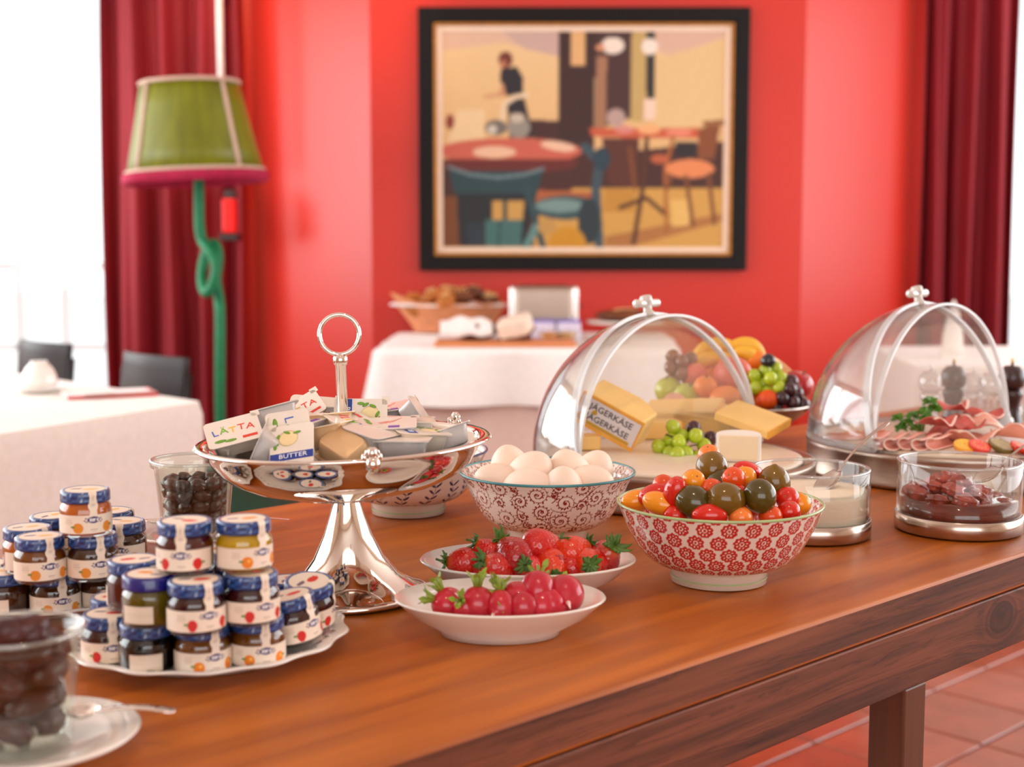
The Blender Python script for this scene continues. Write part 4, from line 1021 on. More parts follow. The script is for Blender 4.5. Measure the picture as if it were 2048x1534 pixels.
# relish
rs = random.Random(5); b = MB()
b.lathe([(0, .0078), (.054, .008), (.0575, .011), (.0578, .0335), (.045, .0342), (0, .0345)], 64)
tag(b.build('relish_oil', mat('dark_red_oil', (104, 20, 8), .08, var=.5, scale=45, coat=1), None, p_rel), 'dark red oil covering the dried tomatoes in the right glass bowl', 'oil', kind='stuff')
DT = mat('dried_tomato_flesh', (150, 40, 24), .25, var=.45, scale=90, bump=.8, bscale=180, coat=.8, rand=.25)
CLK = ['twelve', 'one', 'two', 'three', 'four', 'five', 'six', 'seven', 'eight', 'nine', 'ten', 'eleven']
def clock(a): return CLK[int(round((90 - math.degrees(a)) / 30)) % 12]   # twelve = away from the camera
seen_lab = {}
for i in range(20):
    ring = 0 if i < 10 else 1 if i < 16 else 2
    a = [i * .628 + .2, (i - 10) * 1.047 + .1, (i - 16) * 1.57][ring]; r_ = [.043, .025, .010][ring]; x, y = r_ * math.cos(a) - .002, r_ * math.sin(a)
    ph = rs.uniform(0, 6)
    b = MB(); b.ball((0, 0, 0), rs.uniform(.011, .015), rs.uniform(.009, .0125), rs.uniform(.006, .009), 18, 12, fn=lambda p: p * (1 + .18 * math.sin(5 * p.x + ph) * math.cos(6 * p.y + ph) + .12 * math.sin(9 * p.z + ph)))
    hgt = [.030, .038, .044][ring] + (.006 if x < 0 else -.002)
    o = b.build('dried_tomato', DT, None, (p_rel.x + x, p_rel.y + y, TZ + hgt), (rs.uniform(-.6, .6), rs.uniform(-.6, .6), rs.uniform(0, 6)))
    lab = 'wrinkled dried tomato piece in the relish bowl, %s, %s o\'clock side' % (['outer ring', 'middle ring', 'top of the heap'][ring], clock(a))
    tag(o, lab, 'tomato', 'dried tomato pieces in the glass bowl')
a0 = Vector((p_rel.x + .02, p_rel.y + .01, TZ + .045)); a1 = PY(2100, 868, p_rel.y + .06)
spoon('serving_spoon', 'steel spoon leaning out over the right rim of the relish bowl', a0, a1, w0=.0022, w1=.0055, m=STEEL)

# ---------------------------------------------------------------- acrylic roll-top covers on steel trays
ACR = glass('clear_acrylic', (.985, .985, .985), 1.0, .03, .03); ACE = glass('acrylic_edge', (.97, .97, .98), 1.2, .2, .5, .12)
def dome(name, label, tlabel, c, Rd, hb, tilt, kn=True):
    t = thing('serving_tray', tlabel, 'tray', (c.x, c.y, TZ))
    TRY = mat('brushed_tray_steel', (176, 158, 146), .3, 1, var=.15, stretch=(1, 1, 50), scale=24)
    MB().lathe([(0, .0), (Rd * .97, .0), (Rd + .004, .0015), (Rd + .005, .005), (Rd + .003, .008), (Rd + .003, hb - .006), (Rd + .004, hb - .002), (Rd + .002, hb), (Rd - .006, hb), (Rd - .008, hb - .004), (0, hb - .004)], 96).build('tray_body', TRY, t)
    MB().lathe([(0, hb - .0035), (Rd - .012, hb - .0035), (Rd - .012, hb + .001), (Rd - .02, hb + .003), (0, hb + .003)], 72).build('cream_plate', mat('stone_cream_plate', (236, 216, 194), .3, var=.05), t)
    # cover: axis along the table length; opening faces the guests' side
    g = thing('dome_cover', label, 'cover', (c.x, c.y, TZ + hb), (0, 0, TA))
    def P(th, ph, r): # th along the axis plane 0..pi, ph 0 = vertical plane, 90 = towards +w (far side)
        return Vector((r * math.cos(th), r * math.sin(th) * math.sin(ph), r * math.sin(th) * math.cos(ph)))
    Ri = Rd - .003
    b = MB(); b.grid(lambda s, q: tuple(P(.001 + s * (math.pi - .002), R(2) + q * R(88), Ri)), 64, 32); b.build('fixed_shell', ACR, g, (0, 0, .006), solid=.0022)
    b = MB(); b.grid(lambda s, q: tuple(P(.001 + s * (math.pi - .002), tilt + q * (R(90) - tilt), Ri + .0045)), 64, 32); b.build('roll_shell', ACR, g, (0, 0, .006), solid=.0022)
    for r0, ph, w_, nm in ((Ri, R(2), .0032, 'fixed_rim'), (Ri + .0045, tilt, .0040, 'roll_rim')):
        b = MB(); k = 72; vs = []; fs = []
        for i in range(k + 1):
            th = math.pi * i / k; o_ = P(th, ph, r0); n_ = P(th, ph, 1); tn = P(th, ph - math.pi / 2, 1) if 0 < i < k else P(.01, ph - math.pi / 2, 1); tn = Vector((0, -math.cos(ph), math.sin(ph)))
            for a_, e_ in ((-w_ * .5, -w_), (w_ * .5, -w_), (w_ * .5, w_), (-w_ * .5, w_)): vs.append(o_ + n_ * a_ + tn * e_)
        for i in range(k):
            for q in range(4): fs.append((i * 4 + q, i * 4 + (q + 1) % 4, (i + 1) * 4 + (q + 1) % 4, (i + 1) * 4 + q))
        fs += [(3, 2, 1, 0), tuple(k * 4 + q for q in range(4))]
        b.add(vs, fs).build(nm, ACE, g, (0, 0, .006), smooth=True, auto=50)
    MB().lathe([(Ri - .003, 0), (Ri + .006, 0), (Ri + .0065, .004), (Ri + .003, .0065), (Ri - .003, .0065), (Ri - .003, 0)], 96, a0=0, a1=math.pi).build('cover_flange', ACE, g, (0, 0, .0004), smooth=True, auto=50)
    for sx in (-1, 1):
        MB().lathe([(0, -.004), (.008, -.004), (.008, .004), (0, .004)], 20, M=Matrix.Translation((sx * (Ri + .001), 0, .007)) @ Matrix.Rotation(R(90), 4, 'Y')).build('pivot', ACE, g, smooth=True, auto=40)
    # knob: short post with a cross bar, on the roll rim
    kb = P(math.pi / 2, tilt, Ri + .0055); Mk = Matrix.Translation(kb + Vector((0, 0, .006))) @ Matrix.Rotation(-tilt, 4, 'X')
    KN = mat('satin_clear_knob', (240, 232, 224), .18, var=.02, coat=.6, trans=.3)
    MB().lathe([(0, -.004), (.0085, -.004), (.0085, .0), (.0055, .003), (.0050, .010), (.0075, .013), (.0075, .020), (.006, .022), (0, .022)], 24, M=Mk).build('knob_post', KN, g)
    MB().tube([Mk @ Vector((s, 0, .0125)) for s in (-.0215, -.0195, -.008, .008, .0195, .0215)], [.003, .0052, .0046, .0046, .0052, .003], 14).build('knob_bar', KN, g)
    return t, g
c1 = Vector((.190, 1.58)); c2 = Vector((.556, 1.72))
HB = .042
dome('dome_cover', 'clear acrylic dome rolled open over the cheeses', 'round steel tray under the cheese dome', c1, .163, HB, R(14))
dome('dome_cover', 'clear acrylic dome rolled open over the cold cuts, at right', 'round steel tray under the cold cuts at right', c2, .170, HB, R(14))

# ---------------------------------------------------------------- jar with dried fruit, saucers
def tumbler(label, loc, s=1):
    t = thing('glass_jar', label, 'jar', loc)
    MB().lathe([(0, .004 * s), (.026 * s, .003 * s), (.029 * s, .0), (.031 * s, .002 * s), (.033 * s, .02 * s), (.0375 * s, .066 * s), (.0378 * s, .070 * s), (.0415 * s, .0725 * s), (.042 * s, .0775 * s), (.0405 * s, .079 * s), (.0385 * s, .078 * s), (.0358 * s, .070 * s), (.0355 * s, .066 * s), (.031 * s, .02 * s), (.028 * s, .007 * s), (0, .007 * s)], 72).build('glass_wall', glass('jar_glass_green', (.95, .97, .94), .9, .02), t)
    MB().tube([(.0408 * s * math.cos(a), .0408 * s * math.sin(a), .0778 * s) for a in np.linspace(0, 2 * math.pi, 73)[:-1].tolist()], .0016 * s, 8, closed=True).build('glass_rim', glass('glass_rim', (.97, .99, .98), 1.6, .12, .15), t)
    return t
def saucer(label, loc, r):
    return tag(MB().lathe([(0, .002), (r * .45, .002), (r * .48, 0), (r * .54, .001), (r * .58, .004), (r * .95, .012), (r, .0145), (r * .97, .0155), (r * .6, .0075), (r * .4, .005), (0, .005)], 72).build('saucer', POR, None, loc), label, 'saucer')
p_rai = PZ(392, 1088, TZ)
p_dat = PZ(45, 1512, TZ)
saucer('white saucer under the glass jar of dried fruit behind the jam jars', p_rai, .062)
saucer('white saucer in the front left corner under the glass of dates', p_dat + Vector((.006, 0, 0)), .060)
tumbler('glass jar of small dried fruit on a saucer, left of the silver dish', p_rai + Vector((0, 0, .0056)), 1.0)
tumbler('out-of-focus glass of glossy dates in the front left corner', p_dat + Vector((0, 0, .0056)), .88)
PRU = mat('dried_plum_skin', (52, 26, 20), .38, var=.5, scale=80, bump=.5, bscale=160, coat=.3, rand=.3)
DAT = mat('glossy_date_skin', (60, 12, 9), .4, var=.4, scale=60, bump=.5, bscale=140, coat=.1, rand=.25)
def fruitlump(name, m, rx, ry, rz, seed):
    rs = random.Random(seed); ph = [rs.uniform(0, 6) for _ in range(3)]
    b = MB(); b.ball((0, 0, 0), rx, ry, rz, 14, 10, fn=lambda p: p * (1 + .07 * math.sin(6 * p.x + ph[0]) * math.sin(5 * p.y + ph[1]) + .06 * math.sin(11 * p.z + ph[2]))); return b.build(name, m)
def fill_jar(name, c, m, size, layers, lab, cat, grp, seed, s=1, top=0):
    rs = random.Random(seed); pr_ = [fruitlump(name, m, size[0], size[1], size[2], seed + i) for i in range(3)]; cnt = 0
    for L_ in range(layers):
        z = .008 + size[2] * 1.0 + L_ * size[2] * 1.75; rin = min(.034, .0285 + z * .07) * s - size[1]
        ring = [(rin, k * 2 * math.pi / max(3, int(6.28 * rin / (size[0] * 1.7))) + L_ * .7) for k in range(max(3, int(6.28 * rin / (size[0] * 1.7))))] + ([(0, 0)] if rin > size[0] else [])
        for r_, a in ring:
            o = pr_[cnt] if cnt < 3 else pr_[cnt % 3].copy()
            if cnt >= 3: C.objects.link(o)
            cnt += 1; o.location = (c.x + r_ * math.cos(a) * .97, c.y + r_ * math.sin(a) * .97, c.z + .0056 + z + rs.uniform(-.001, .001))
            o.rotation_euler = (rs.uniform(-.5, .5), rs.uniform(-.5, .5), a + math.pi / 2 + rs.uniform(-.4, .4))
            tag(o, lab % (['bottom', 'second', 'third', 'fourth', 'top'][L_], 'in the centre' if r_ == 0 else 'at ' + clock(a) + ' o\'clock'), cat, grp)
    return pr_
fill_jar('dried_plum', p_rai, PRU, (.0085, .0068, .0060), 5, 'dark dried fruit in the glass jar, %s layer, %s', 'fruit', 'dried fruit in the glass jar', 11)
pr_ = fill_jar('date', p_dat, DAT, (.0145, .0085, .0080), 4, 'dark date in the front left glass, %s layer, %s', 'date', 'dates in the front glass', 21, s=.86)
tops = [(-30, 1262, .014), (40, 1255, .016), (85, 1262, .012), (30, 1290, .008), (100, 1290, .006), (65, 1236, .018), (-20, 1300, .006), (10, 1246, .018)]
for i, (px, py, up) in enumerate(tops):
    o = pr_[i % 3].copy(); C.objects.link(o); p = PZ(px, py, TZ + .078 + up); dd = Vector((p.x - p_dat.x, p.y - p_dat.y)); 
    if dd.length > .023: dd = dd.normalized() * .023
    o.location = (p_dat.x + dd.x, p_dat.y + dd.y, TZ + .066 + up * .75); o.rotation_euler = (rng.uniform(-.2, .2), rng.uniform(-.3, .3), rng.uniform(-.5, .5))
    tag(o, 'reddish date heaped above the front left glass, ' + ['cut by the picture edge', 'in the middle', 'at the right', 'in front of the middle one', 'lowest at the right front', 'topmost', 'lowest at the left', 'behind the middle one'][i], 'date', 'dates heaped on the front glass')
spoon('teaspoon', 'silver teaspoon on the front left saucer, handle pointing right', PZ(130, 1425, TZ + .019), PZ(352, 1426, TZ + .020), m=SIL, bend=.003, scale=.9, w0=.0055, w1=.0075)
spoon('teaspoon', 'silver teaspoon behind the jam jars, lying beside the dried fruit jar', PZ(287, 1045, TZ + .022) , PZ(580, 1041, TZ + .006), m=SIL, bend=.004, w0=.0035, w1=.0065, scale=.9)
# ================================================================ FOOD AND JAM JARS
def axis_rot(d, spin=0): return (Vector(d).normalized().to_track_quat('Z', 'Y') @ Quaternion((0, 0, 1), spin)).to_euler()
# ---------------------------------------------------------------- eggs
EGG = mat('pale_pink_eggshell', (246, 222, 204), .45, var=.02, sss=.15)
b = MB(); b.ball((0, 0, 0), .0208, .0208, .0265, 32, 24, fn=lambda p: Vector((p.x * (1 - .12 * p.z), p.y * (1 - .12 * p.z), p.z)))
egg0 = b.build('egg', EGG)
EG = [(1021, 940, (-.2, -.2, .95), 'pale egg at the back left of the scroll bowl'), (1054, 956, (.5, -.4, .6), 'egg in the left middle of the bowl, between the back left and the centre eggs'),
      (1118, 922, (.9, .2, .5), 'egg at the very back, highest in the bowl, behind the large centre egg'), (1141, 947, (-.4, -.5, .9), 'large centre egg facing the camera, right of the middle'),
      (1206, 948, (.4, -.1, .9), 'egg at the right side of the bowl'), (990, 968, (-.8, -.3, .4), 'egg low at the left rim of the bowl'), (1070, 976, (.9, -.4, .2), 'egg low at the front rim of the bowl'),
      (1180, 975, (.6, -.6, .2), 'egg low at the front right, mostly below the rim'), (1130, 985, (0, -.3, .9), 'egg deep under the centre egg'), (1050, 930, (.3, .5, .5), 'egg at the back of the bowl behind the two left eggs')]
pb = bp['egg']; he = heap(pb.x, pb.y, .084, TZ + .053, .019)
P3 = relax([hit(x, y, he) + ray(x, y).normalized() * .012 for x, y, *_ in EG], [.0215] * len(EG), 80, .92, pin=.05)
for i, ((x, y, d, lab), p) in enumerate(zip(EG, P3)):
    p = bowl_clamp(p, pb, .0235, .0685)
    o = egg0 if i == 0 else egg0.copy()
    if i: C.objects.link(o)
    o.location = p; o.rotation_euler = axis_rot(d); tag(o, lab, 'egg', 'eggs in the scroll bowl')
# ---------------------------------------------------------------- tomatoes
TC_ = {'red': (214, 34, 16), 'orange': (226, 78, 20), 'yellow': (242, 150, 26), 'peach': (244, 130, 50), 'dark': (78, 64, 8), 'olive': (116, 84, 12), 'black': (44, 42, 10)}
tom_m = {k: mat('tomato_skin_' + k, c, .16, var=.18 if k in ('dark', 'olive', 'black') else .08, scale=22, coat=.35, sss=.03) for k, c in TC_.items()}
SCAR = mat('dry_scar', (150, 110, 60), .8)
tcache = {}
def tomato(kind, col):
    key = (kind, col)
    if key in tcache: return copy_tree(tcache[key])
    rx, rz, tip = {'round': (.0100, .0100, 0), 'plum': (.0098, .0150, 0), 'big': (.0142, .0165, .12), 'bigr': (.0140, .0148, .05)}[kind]
    def f_(p):
        q = p.copy(); r = math.hypot(p.x, p.y); q.z = p.z - .10 * math.exp(-(r / .25) ** 2) * (1 if p.z > 0 else 0)
        if tip and p.z < 0: q.z = p.z * (1 + tip * math.exp(-(r / .22) ** 2))
        a = math.atan2(p.y, p.x); k = 1 + .012 * math.cos(5 * a) * max(0, p.z); q.x *= k; q.y *= k; return q
    o = MB().ball((0, 0, 0), rx, rx, rz, 28, 20, fn=f_).build('tomato', tom_m[col])
    MB().lathe([(0, .0004), (.0006, .0004), (.0010, 0), (0, 0)], 8).build('stem_scar', SCAR, o, (0, 0, rz * .905))
    tcache[key] = o; return o
TM_ = [(1344, 949, 'bigr', 'black', (-.5, -.7, .1), .020, 'large blackish green tomato high on the left of the heap'), (1424, 940, 'big', 'olive', (.1, -.2, -.9), .012, 'brown-green tomato with its tip up, near the top of the heap'),
 (1386, 1008, 'big', 'dark', (.8, -.2, -.3), .006, 'olive tomato low at the front, left of the middle'), (1451, 1006, 'big', 'olive', (-.9, -.2, .2), .006, 'olive plum tomato lying at the front centre'),
 (1519, 1000, 'bigr', 'dark', (-.2, .3, .7), .010, 'largest dark olive tomato at the front right'), (1547, 973, 'big', 'olive', (0, .2, -.9), .008, 'olive tomato with pointed tip behind the largest dark one'),
 (1291, 975, 'round', 'red', (-.4, -.2, .8), .006, 'red cherry tomato at the back left rim'), (1325, 976, 'round', 'orange', (.3, .2, .8), .004, 'orange-red cherry tomato below the blackish one, left side'),
 (1384, 934, 'round', 'red', (.5, -.4, .6), .008, 'red cherry tomato between the two dark ones at the top'), (1312, 990, 'plum', 'red', (.9, -.2, .3), .004, 'red plum tomato lying above the yellow ones at left'),
 (1354, 998, 'plum', 'red', (.2, -.3, .9), .010, 'upright red plum tomato left of the yellow-orange one'), (1468, 966, 'round', 'orange', (-.5, -.6, .4), .010, 'plump orange-red tomato right of the tip-up one'),
 (1496, 950, 'plum', 'red', (.8, .2, -.4), .006, 'red plum tomato slanting down at the back right'), (1423, 985, 'round', 'orange', (0, -.8, .4), .006, 'orange-brown tomato in the centre under the tip-up one'),
 (1575, 1003, 'round', 'red', (-.3, -.7, .3), .006, 'red tomato at the right side beside the largest dark one'), (1577, 1022, 'round', 'red', (.2, -.3, .7), .002, 'red cherry tomato low at the right rim'),
 (1416, 1026, 'plum', 'red', (1, -.1, 0), .004, 'red plum tomato lying level against the front rim'), (1476, 990, 'round', 'red', (.3, .1, .8), .002, 'small red tomato peeping between the two front olive ones'),
 (1272, 1005, 'plum', 'yellow', (.9, .1, .1), .006, 'yellow tomato at the far left of the bowl'), (1322, 1008, 'plum', 'yellow', (.8, -.4, -.2), .008, 'yellow tomato at the front left, right of the far-left yellow one'),
 (1387, 970, 'round', 'yellow', (.2, -.7, .5), .014, 'round yellow-orange tomato in the front of the heap below the red one'), (1418, 912, 'round', 'peach', (-.2, -.4, .9), .010, 'peach-orange tomato crowning the heap'),
 (1491, 962, 'round', 'yellow', (.1, .2, .8), .004, 'yellow tomato behind the plump orange-red one'), (1599, 1009, 'round', 'yellow', (.4, 0, .8), .002, 'yellow tomato at the far right rim'),
 (1479, 1033, 'round', 'peach', (0, 0, 1), .000, 'orange tomato just showing over the front rim'), (1350, 1030, 'round', 'red', (0, 0, 1), -.002, 'red tomato hidden low at the front left rim'),
 (1540, 1030, 'round', 'orange', (0, .2, 1), -.002, 'orange tomato low at the front right rim'), (1440, 965, 'big', 'dark', (0, .2, 1), -.012, 'dark tomato buried in the middle of the heap'),
 (1370, 985, 'big', 'orange', (0, .2, 1), -.012, 'orange tomato buried left of the middle'), (1500, 985, 'big', 'red', (.2, .2, 1), -.012, 'red tomato buried right of the middle'),
 (1430, 1000, 'big', 'yellow', (.2, .2, 1), -.016, 'yellow tomato buried at the front')]
pb = bp['tom']; ht = heap(pb.x, pb.y, .086, TZ + .060, .036)
RADT = {'round': .0103, 'plum': .0112, 'big': .0146, 'bigr': .0148}
P3 = relax([hit(x, y, ht) + ray(x, y).normalized() * (.012 - l * 1.2) + Vector((0, 0, l * .25)) for x, y, k, c, d, l, lab in TM_], [RADT[k] for x, y, k, *_ in TM_], 60, .82, pin=.3)
for (x, y, k, c, d, l, lab), p in zip(TM_, P3):
    p = bowl_clamp(p, pb, RADT[k], .069)
    if 'crowning' in lab: p = PY(1418, 911, YO + .006)
    if 'tip up' in lab: YO = p.y; p = PY(1424, 938, YO)
    o = tomato(k, c); o.location = p; o.rotation_euler = axis_rot(d, rng.uniform(0, 6)); tag(o, lab, 'tomato', 'small tomatoes in the flower bowl')
# ---------------------------------------------------------------- strawberries
SB = mat('strawberry_flesh', attr=True, rough=.22, var=.12, scale=90, coat=.5, sss=.08); SD = mat('strawberry_seed', (206, 130, 54), .4)
LF = mat('calyx_leaf', (78, 112, 40), .5, var=.3, scale=120, rand=.15); LFD = mat('leaf_light', (140, 160, 50), .5, var=.25, scale=90)
def sb_prof(t): return math.sin(min(1, t * 1.0) ** .72 * math.pi * .93 + .06) ** .62 if t < 1 else .2
def strawberry(tone):
    Rb, Lb = .0135, .030; seeds = []
    for k in range(150):
        t = .06 + .84 * ((k + .5) / 150); seeds.append((t, k * 2.399963))
    n, m = 56, 44; vs = []; cols = []; fs = []
    c0 = np.array(lin({'dark': (176, 14, 24), 'mid': (206, 22, 20), 'orange': (224, 52, 18)}[tone])); c1_ = np.array(lin((236, 110, 50)))
    for j in range(m + 1):
        t = j / m; r = Rb * sb_prof(t) if 0 < j else .0003
        for i in range(n):
            a = 2 * math.pi * i / n; dip = 0
            for ts, as_ in seeds:
                if abs(ts - t) * Lb < .0018:
                    da = (a - as_ + math.pi) % (2 * math.pi) - math.pi; q = ((ts - t) * Lb) ** 2 + (da * r) ** 2
                    if q < .0018 ** 2: dip = max(dip, 1.5 * math.exp(-q / (.0008 ** 2)))
            rr = r - .00055 * dip; vs.append((rr * math.cos(a), rr * math.sin(a), (t - .55) * Lb))
            k = max(0, (t - .8) / .2) ** 1.5 * .8; cols.append(c0 * (1 - k) + c1_ * k * 1)
    for j in range(m):
        for i in range(n): fs.append((j * n + i, j * n + (i + 1) % n, (j + 1) * n + (i + 1) % n, (j + 1) * n + i))
    vs.append((0, 0, .46 * Lb)); cols.append(c1_); e = len(vs) - 1; fs += [(m * n + i, m * n + (i + 1) % n, e) for i in range(n)]
    vs.append((0, 0, -.551 * Lb)); cols.append(c0); e = len(vs) - 1; fs += [((i + 1) % n, i, e) for i in range(n)]
    b = MB(); b.add(vs, fs, 0, cols); root = b.build('strawberry', SB)
    b = MB()
    for t, a in seeds:
        r = Rb * sb_prof(t); p = Vector((r * math.cos(a), r * math.sin(a), (t - .55) * Lb)) * 1.0; z = Vector((0, 0, 1)); o_ = Vector((math.cos(a), math.sin(a), 0)); p -= o_ * .0002; tn = Vector((-o_.y, o_.x, 0))
        b.add([p + z * .00045, p - z * .00045, p + tn * .00025, p - tn * .00025, p + o_ * .0001], [(0, 2, 4), (2, 1, 4), (1, 3, 4), (3, 0, 4)])
    tag(b.build('seeds', SD, root, smooth=False), kind='stuff')
    b = MB(); rs = random.Random(3)
    for k in range(10):
        a = k * .628 + rs.uniform(-.15, .15); L_ = rs.uniform(.0075, .0115); w = rs.uniform(.0022, .0030); up = rs.uniform(-.2, .7); o_ = Vector((math.cos(a), math.sin(a), 0)); tn = Vector((-o_.y, o_.x, 0)); base = Vector((0, 0, .452 * Lb))
        b.grid(lambda s, q: tuple(base + o_ * L_ * s + Vector((0, 0, 1)) * (L_ * up * s * s * .8 + .0015 * math.sin(q * math.pi)) + tn * (q - .5) * 2 * w * math.sin(math.pi * (.12 + .88 * s)) ** .8), 6, 2)
    b.tube([(0, 0, .45 * Lb), (.0005, 0, .45 * Lb + .005), (.002, .001, .45 * Lb + .009)], .0009, 6)
    b.build('calyx', LF, root, solid=.0004); return root
sbp = {k: strawberry(k) for k in ('dark', 'mid', 'orange')}; used_s = set()
SBL = [(974, 1106, 'mid', (-.8, .1, .55), .9, 'strawberry at the upper left, leafy end pointing up left'), (926, 1160, 'mid', (-.95, -.2, .1), .95, 'strawberry at the far left end of the plate'),
 (962, 1143, 'mid', (-.6, .5, .3), .8, 'small strawberry between the two left-hand ones'), (1030, 1124, 'dark', (-.45, .5, .35), 1.2, 'largest deep red strawberry in the middle, tip towards the camera'),
 (1088, 1098, 'mid', (.95, .2, .05), 1.1, 'topmost strawberry lying sideways, leafy end to the right'), (1076, 1138, 'dark', (.1, .7, .3), .85, 'glossy dark strawberry right of the largest one'),
 (1111, 1132, 'dark', (.4, .7, .2), .8, 'small dark strawberry in the middle right'), (1158, 1117, 'orange', (.8, .5, .2), 1.05, 'orange-red strawberry at the upper right'),
 (1214, 1150, 'dark', (.55, -.5, .75), 1.25, 'big dark strawberry at the right end under a wide leafy cap'), (996, 1170, 'mid', (-.85, -.35, .45), 1.0, 'red strawberry at the front left with its cap turned left'),
 (1106, 1160, 'orange', (.1, -.85, -.3), 1.0, 'orange strawberry at the front with its leaves towards the camera'), (1168, 1163, 'orange', (.1, -.95, .15), 1.0, 'front right strawberry showing its star of leaves to the camera'),
 (1040, 1150, 'dark', (.2, .5, .5), .8, 'strawberry buried under the largest one'), (1192, 1132, 'mid', (.3, .8, .2), .9, 'strawberry at the back right behind the leafy big one'),
 (1140, 1142, 'mid', (-.2, .6, .5), .85, 'strawberry tucked behind the orange front one'), (1052, 1172, 'mid', (-.3, -.8, .4), .85, 'strawberry at the front centre half hidden by a radish')]
hs = heap(p_str.x, p_str.y + .008, .062, TZ + .010, .040)
def hs_o(x, y):
    q = ((x - p_str.x) / .074) ** 2 + ((y - p_str.y) / .046) ** 2; return TZ + .012 + .048 * max(0, 1 - q)
P3 = relax([hit(x, y, hs_o) + ray(x, y).normalized() * .010 for x, y, *_ in SBL], [.0128 * s for *_, s, lab in SBL], 50, .85, pin=.08)
for (x, y, tone, d, s, lab), p in zip(SBL, P3):
    o = sbp[tone] if tone not in used_s else copy_tree(sbp[tone]); used_s.add(tone)
    dq = math.hypot((p.x - p_str.x) / .062, (p.y - p_str.y) / .036)
    if dq > 1: p.x = p_str.x + (p.x - p_str.x) / dq; p.y = p_str.y + (p.y - p_str.y) / dq
    p.z = max(p.z, TZ + .022 + .008 * min(dq, 1)); o.location = p; o.scale = (s, s, s); o.rotation_euler = axis_rot(d, rng.uniform(0, 6)); tag(o, lab, 'strawberry', 'strawberries on the oval plate')
# ---------------------------------------------------------------- radishes
RD = mat('radish_skin', (186, 2, 40), .3, var=.12, scale=40, coat=.5, sss=.08, rand=.08); RT = mat('radish_root_white', (246, 214, 206), .4)
def radish(seed):
    rs = random.Random(seed)
    root = MB().ball((0, 0, 0), .0118, .0118, .0125, 28, 20, fn=lambda p: Vector((p.x * (1 + .02 * math.sin(3 * p.z)), p.y, p.z * (1 + (.16 * math.exp(-(math.hypot(p.x, p.y) / .2) ** 2) if p.z < 0 else 0))))).build('radish', RD)
    MB().tube([(0, 0, -.0135), (.0004, 0, -.016), (.0012, .0005, -.0195)], [.0016, .0008, .0003], 8).build('root_tip', RT, root)
    for k in range(6):
        a = k * 1.05 + rs.uniform(-.3, .3); L_ = rs.uniform(.006, .011); sp_ = rs.uniform(.15, .5)
        b = MB(); b.tube([(.0012 * math.cos(a), .0012 * math.sin(a), .0112), (.0025 * math.cos(a), .0025 * math.sin(a), .0112 + L_ * .5), ((.002 + L_ * sp_) * math.cos(a), (.002 + L_ * sp_) * math.sin(a), .0112 + L_)], [.0016, .0014, .0011], 7)
        if k % 2 == 0:
            o_ = Vector((math.cos(a), math.sin(a), 0)); tn = Vector((-o_.y, o_.x, 0)); base = Vector(((.0015 + L_ * sp_ * .8) * math.cos(a), (.0015 + L_ * sp_ * .8) * math.sin(a), .0112 + L_ * .8))
            b.grid(lambda s, q: tuple(base + o_ * .005 * s + Vector((0, 0, .005 * s)) + tn * (q - .5) * .0045 * math.sin(math.pi * (.1 + .85 * s))), 4, 2)
        b.build('leaf_stalk', LFD, root)
    return root
rp = [radish(1), radish(2)]
RDL = [(899, 1236, (-.5, .1, .8), 1.0, 'radish at the upper left of the pile'), (957, 1222, (.02, .1, 1), 1.08, 'radish with its stalks pointing straight up, on the upper left'),
 (881, 1262, (-.95, -.3, .5), .95, 'radish at the far left with stubby stalks to the left'), (955, 1262, (.75, .4, -.4), 1.1, 'bright red radish at the front, left of the middle'),
 (1041, 1217, (-.9, -.1, .5), 1.22, 'big pale-sheened radish on top of the pile, nearest the camera'), (1066, 1190, (.1, .9, .4), 1.15, 'topmost radish behind the big pale-sheened one'),
 (1124, 1243, (-.1, .9, .1), 1.25, 'big radish at the right with a shaded hollow'), (1174, 1238, (.2, -.8, -.35), 1.0, 'radish at the far right end with stalks hanging to the front'),
 (1060, 1268, (-.95, -.5, .05), 1.0, 'radish at the front right of centre, stalks fanning to the left'), (990, 1258, (.4, .8, .1), .95, 'radish low in the gap behind the two front ones'),
 (1092, 1244, (.2, .7, .6), 1.0, 'radish in the middle right behind the front one'), (1139, 1264, (-.85, -.55, -.05), 1.0, 'radish at the front right under the big right one'),
 (925, 1256, (-.3, -.85, .6), .95, 'radish at the front left with a small green tuft towards the camera'), (1010, 1240, (.0, .4, .9), 1.0, 'radish in the heart of the pile, under the top ones')]
def hr_o(x, y):
    q = ((x - p_rad.x) / .064) ** 2 + ((y - p_rad.y) / .042) ** 2; return TZ + .010 + .046 * max(0, 1 - q)
P3 = relax([hit(x, y, hr_o) + ray(x, y).normalized() * .010 for x, y, *_ in RDL], [.0122 * s for *_, s, lab in RDL], 50, .8, pin=.1)
for i, ((x, y, d, s, lab), p) in enumerate(zip(RDL, P3)):
    o = rp[i] if i < 2 else copy_tree(rp[i % 2]); p.z = max(p.z, TZ + .019)
    dq = math.hypot((p.x - p_rad.x) / .053, (p.y - p_rad.y) / .027)
    if dq > 1: p.x = p_rad.x + (p.x - p_rad.x) / dq; p.y = p_rad.y + (p.y - p_rad.y) / dq
    p.z = max(p.z, TZ + .019 * s + .008 * min(dq, 1))
    o.location = p; o.scale = (s, s, s); o.rotation_euler = axis_rot(d, rng.uniform(0, 6)); tag(o, lab, 'radish', 'radishes on the oval plate')

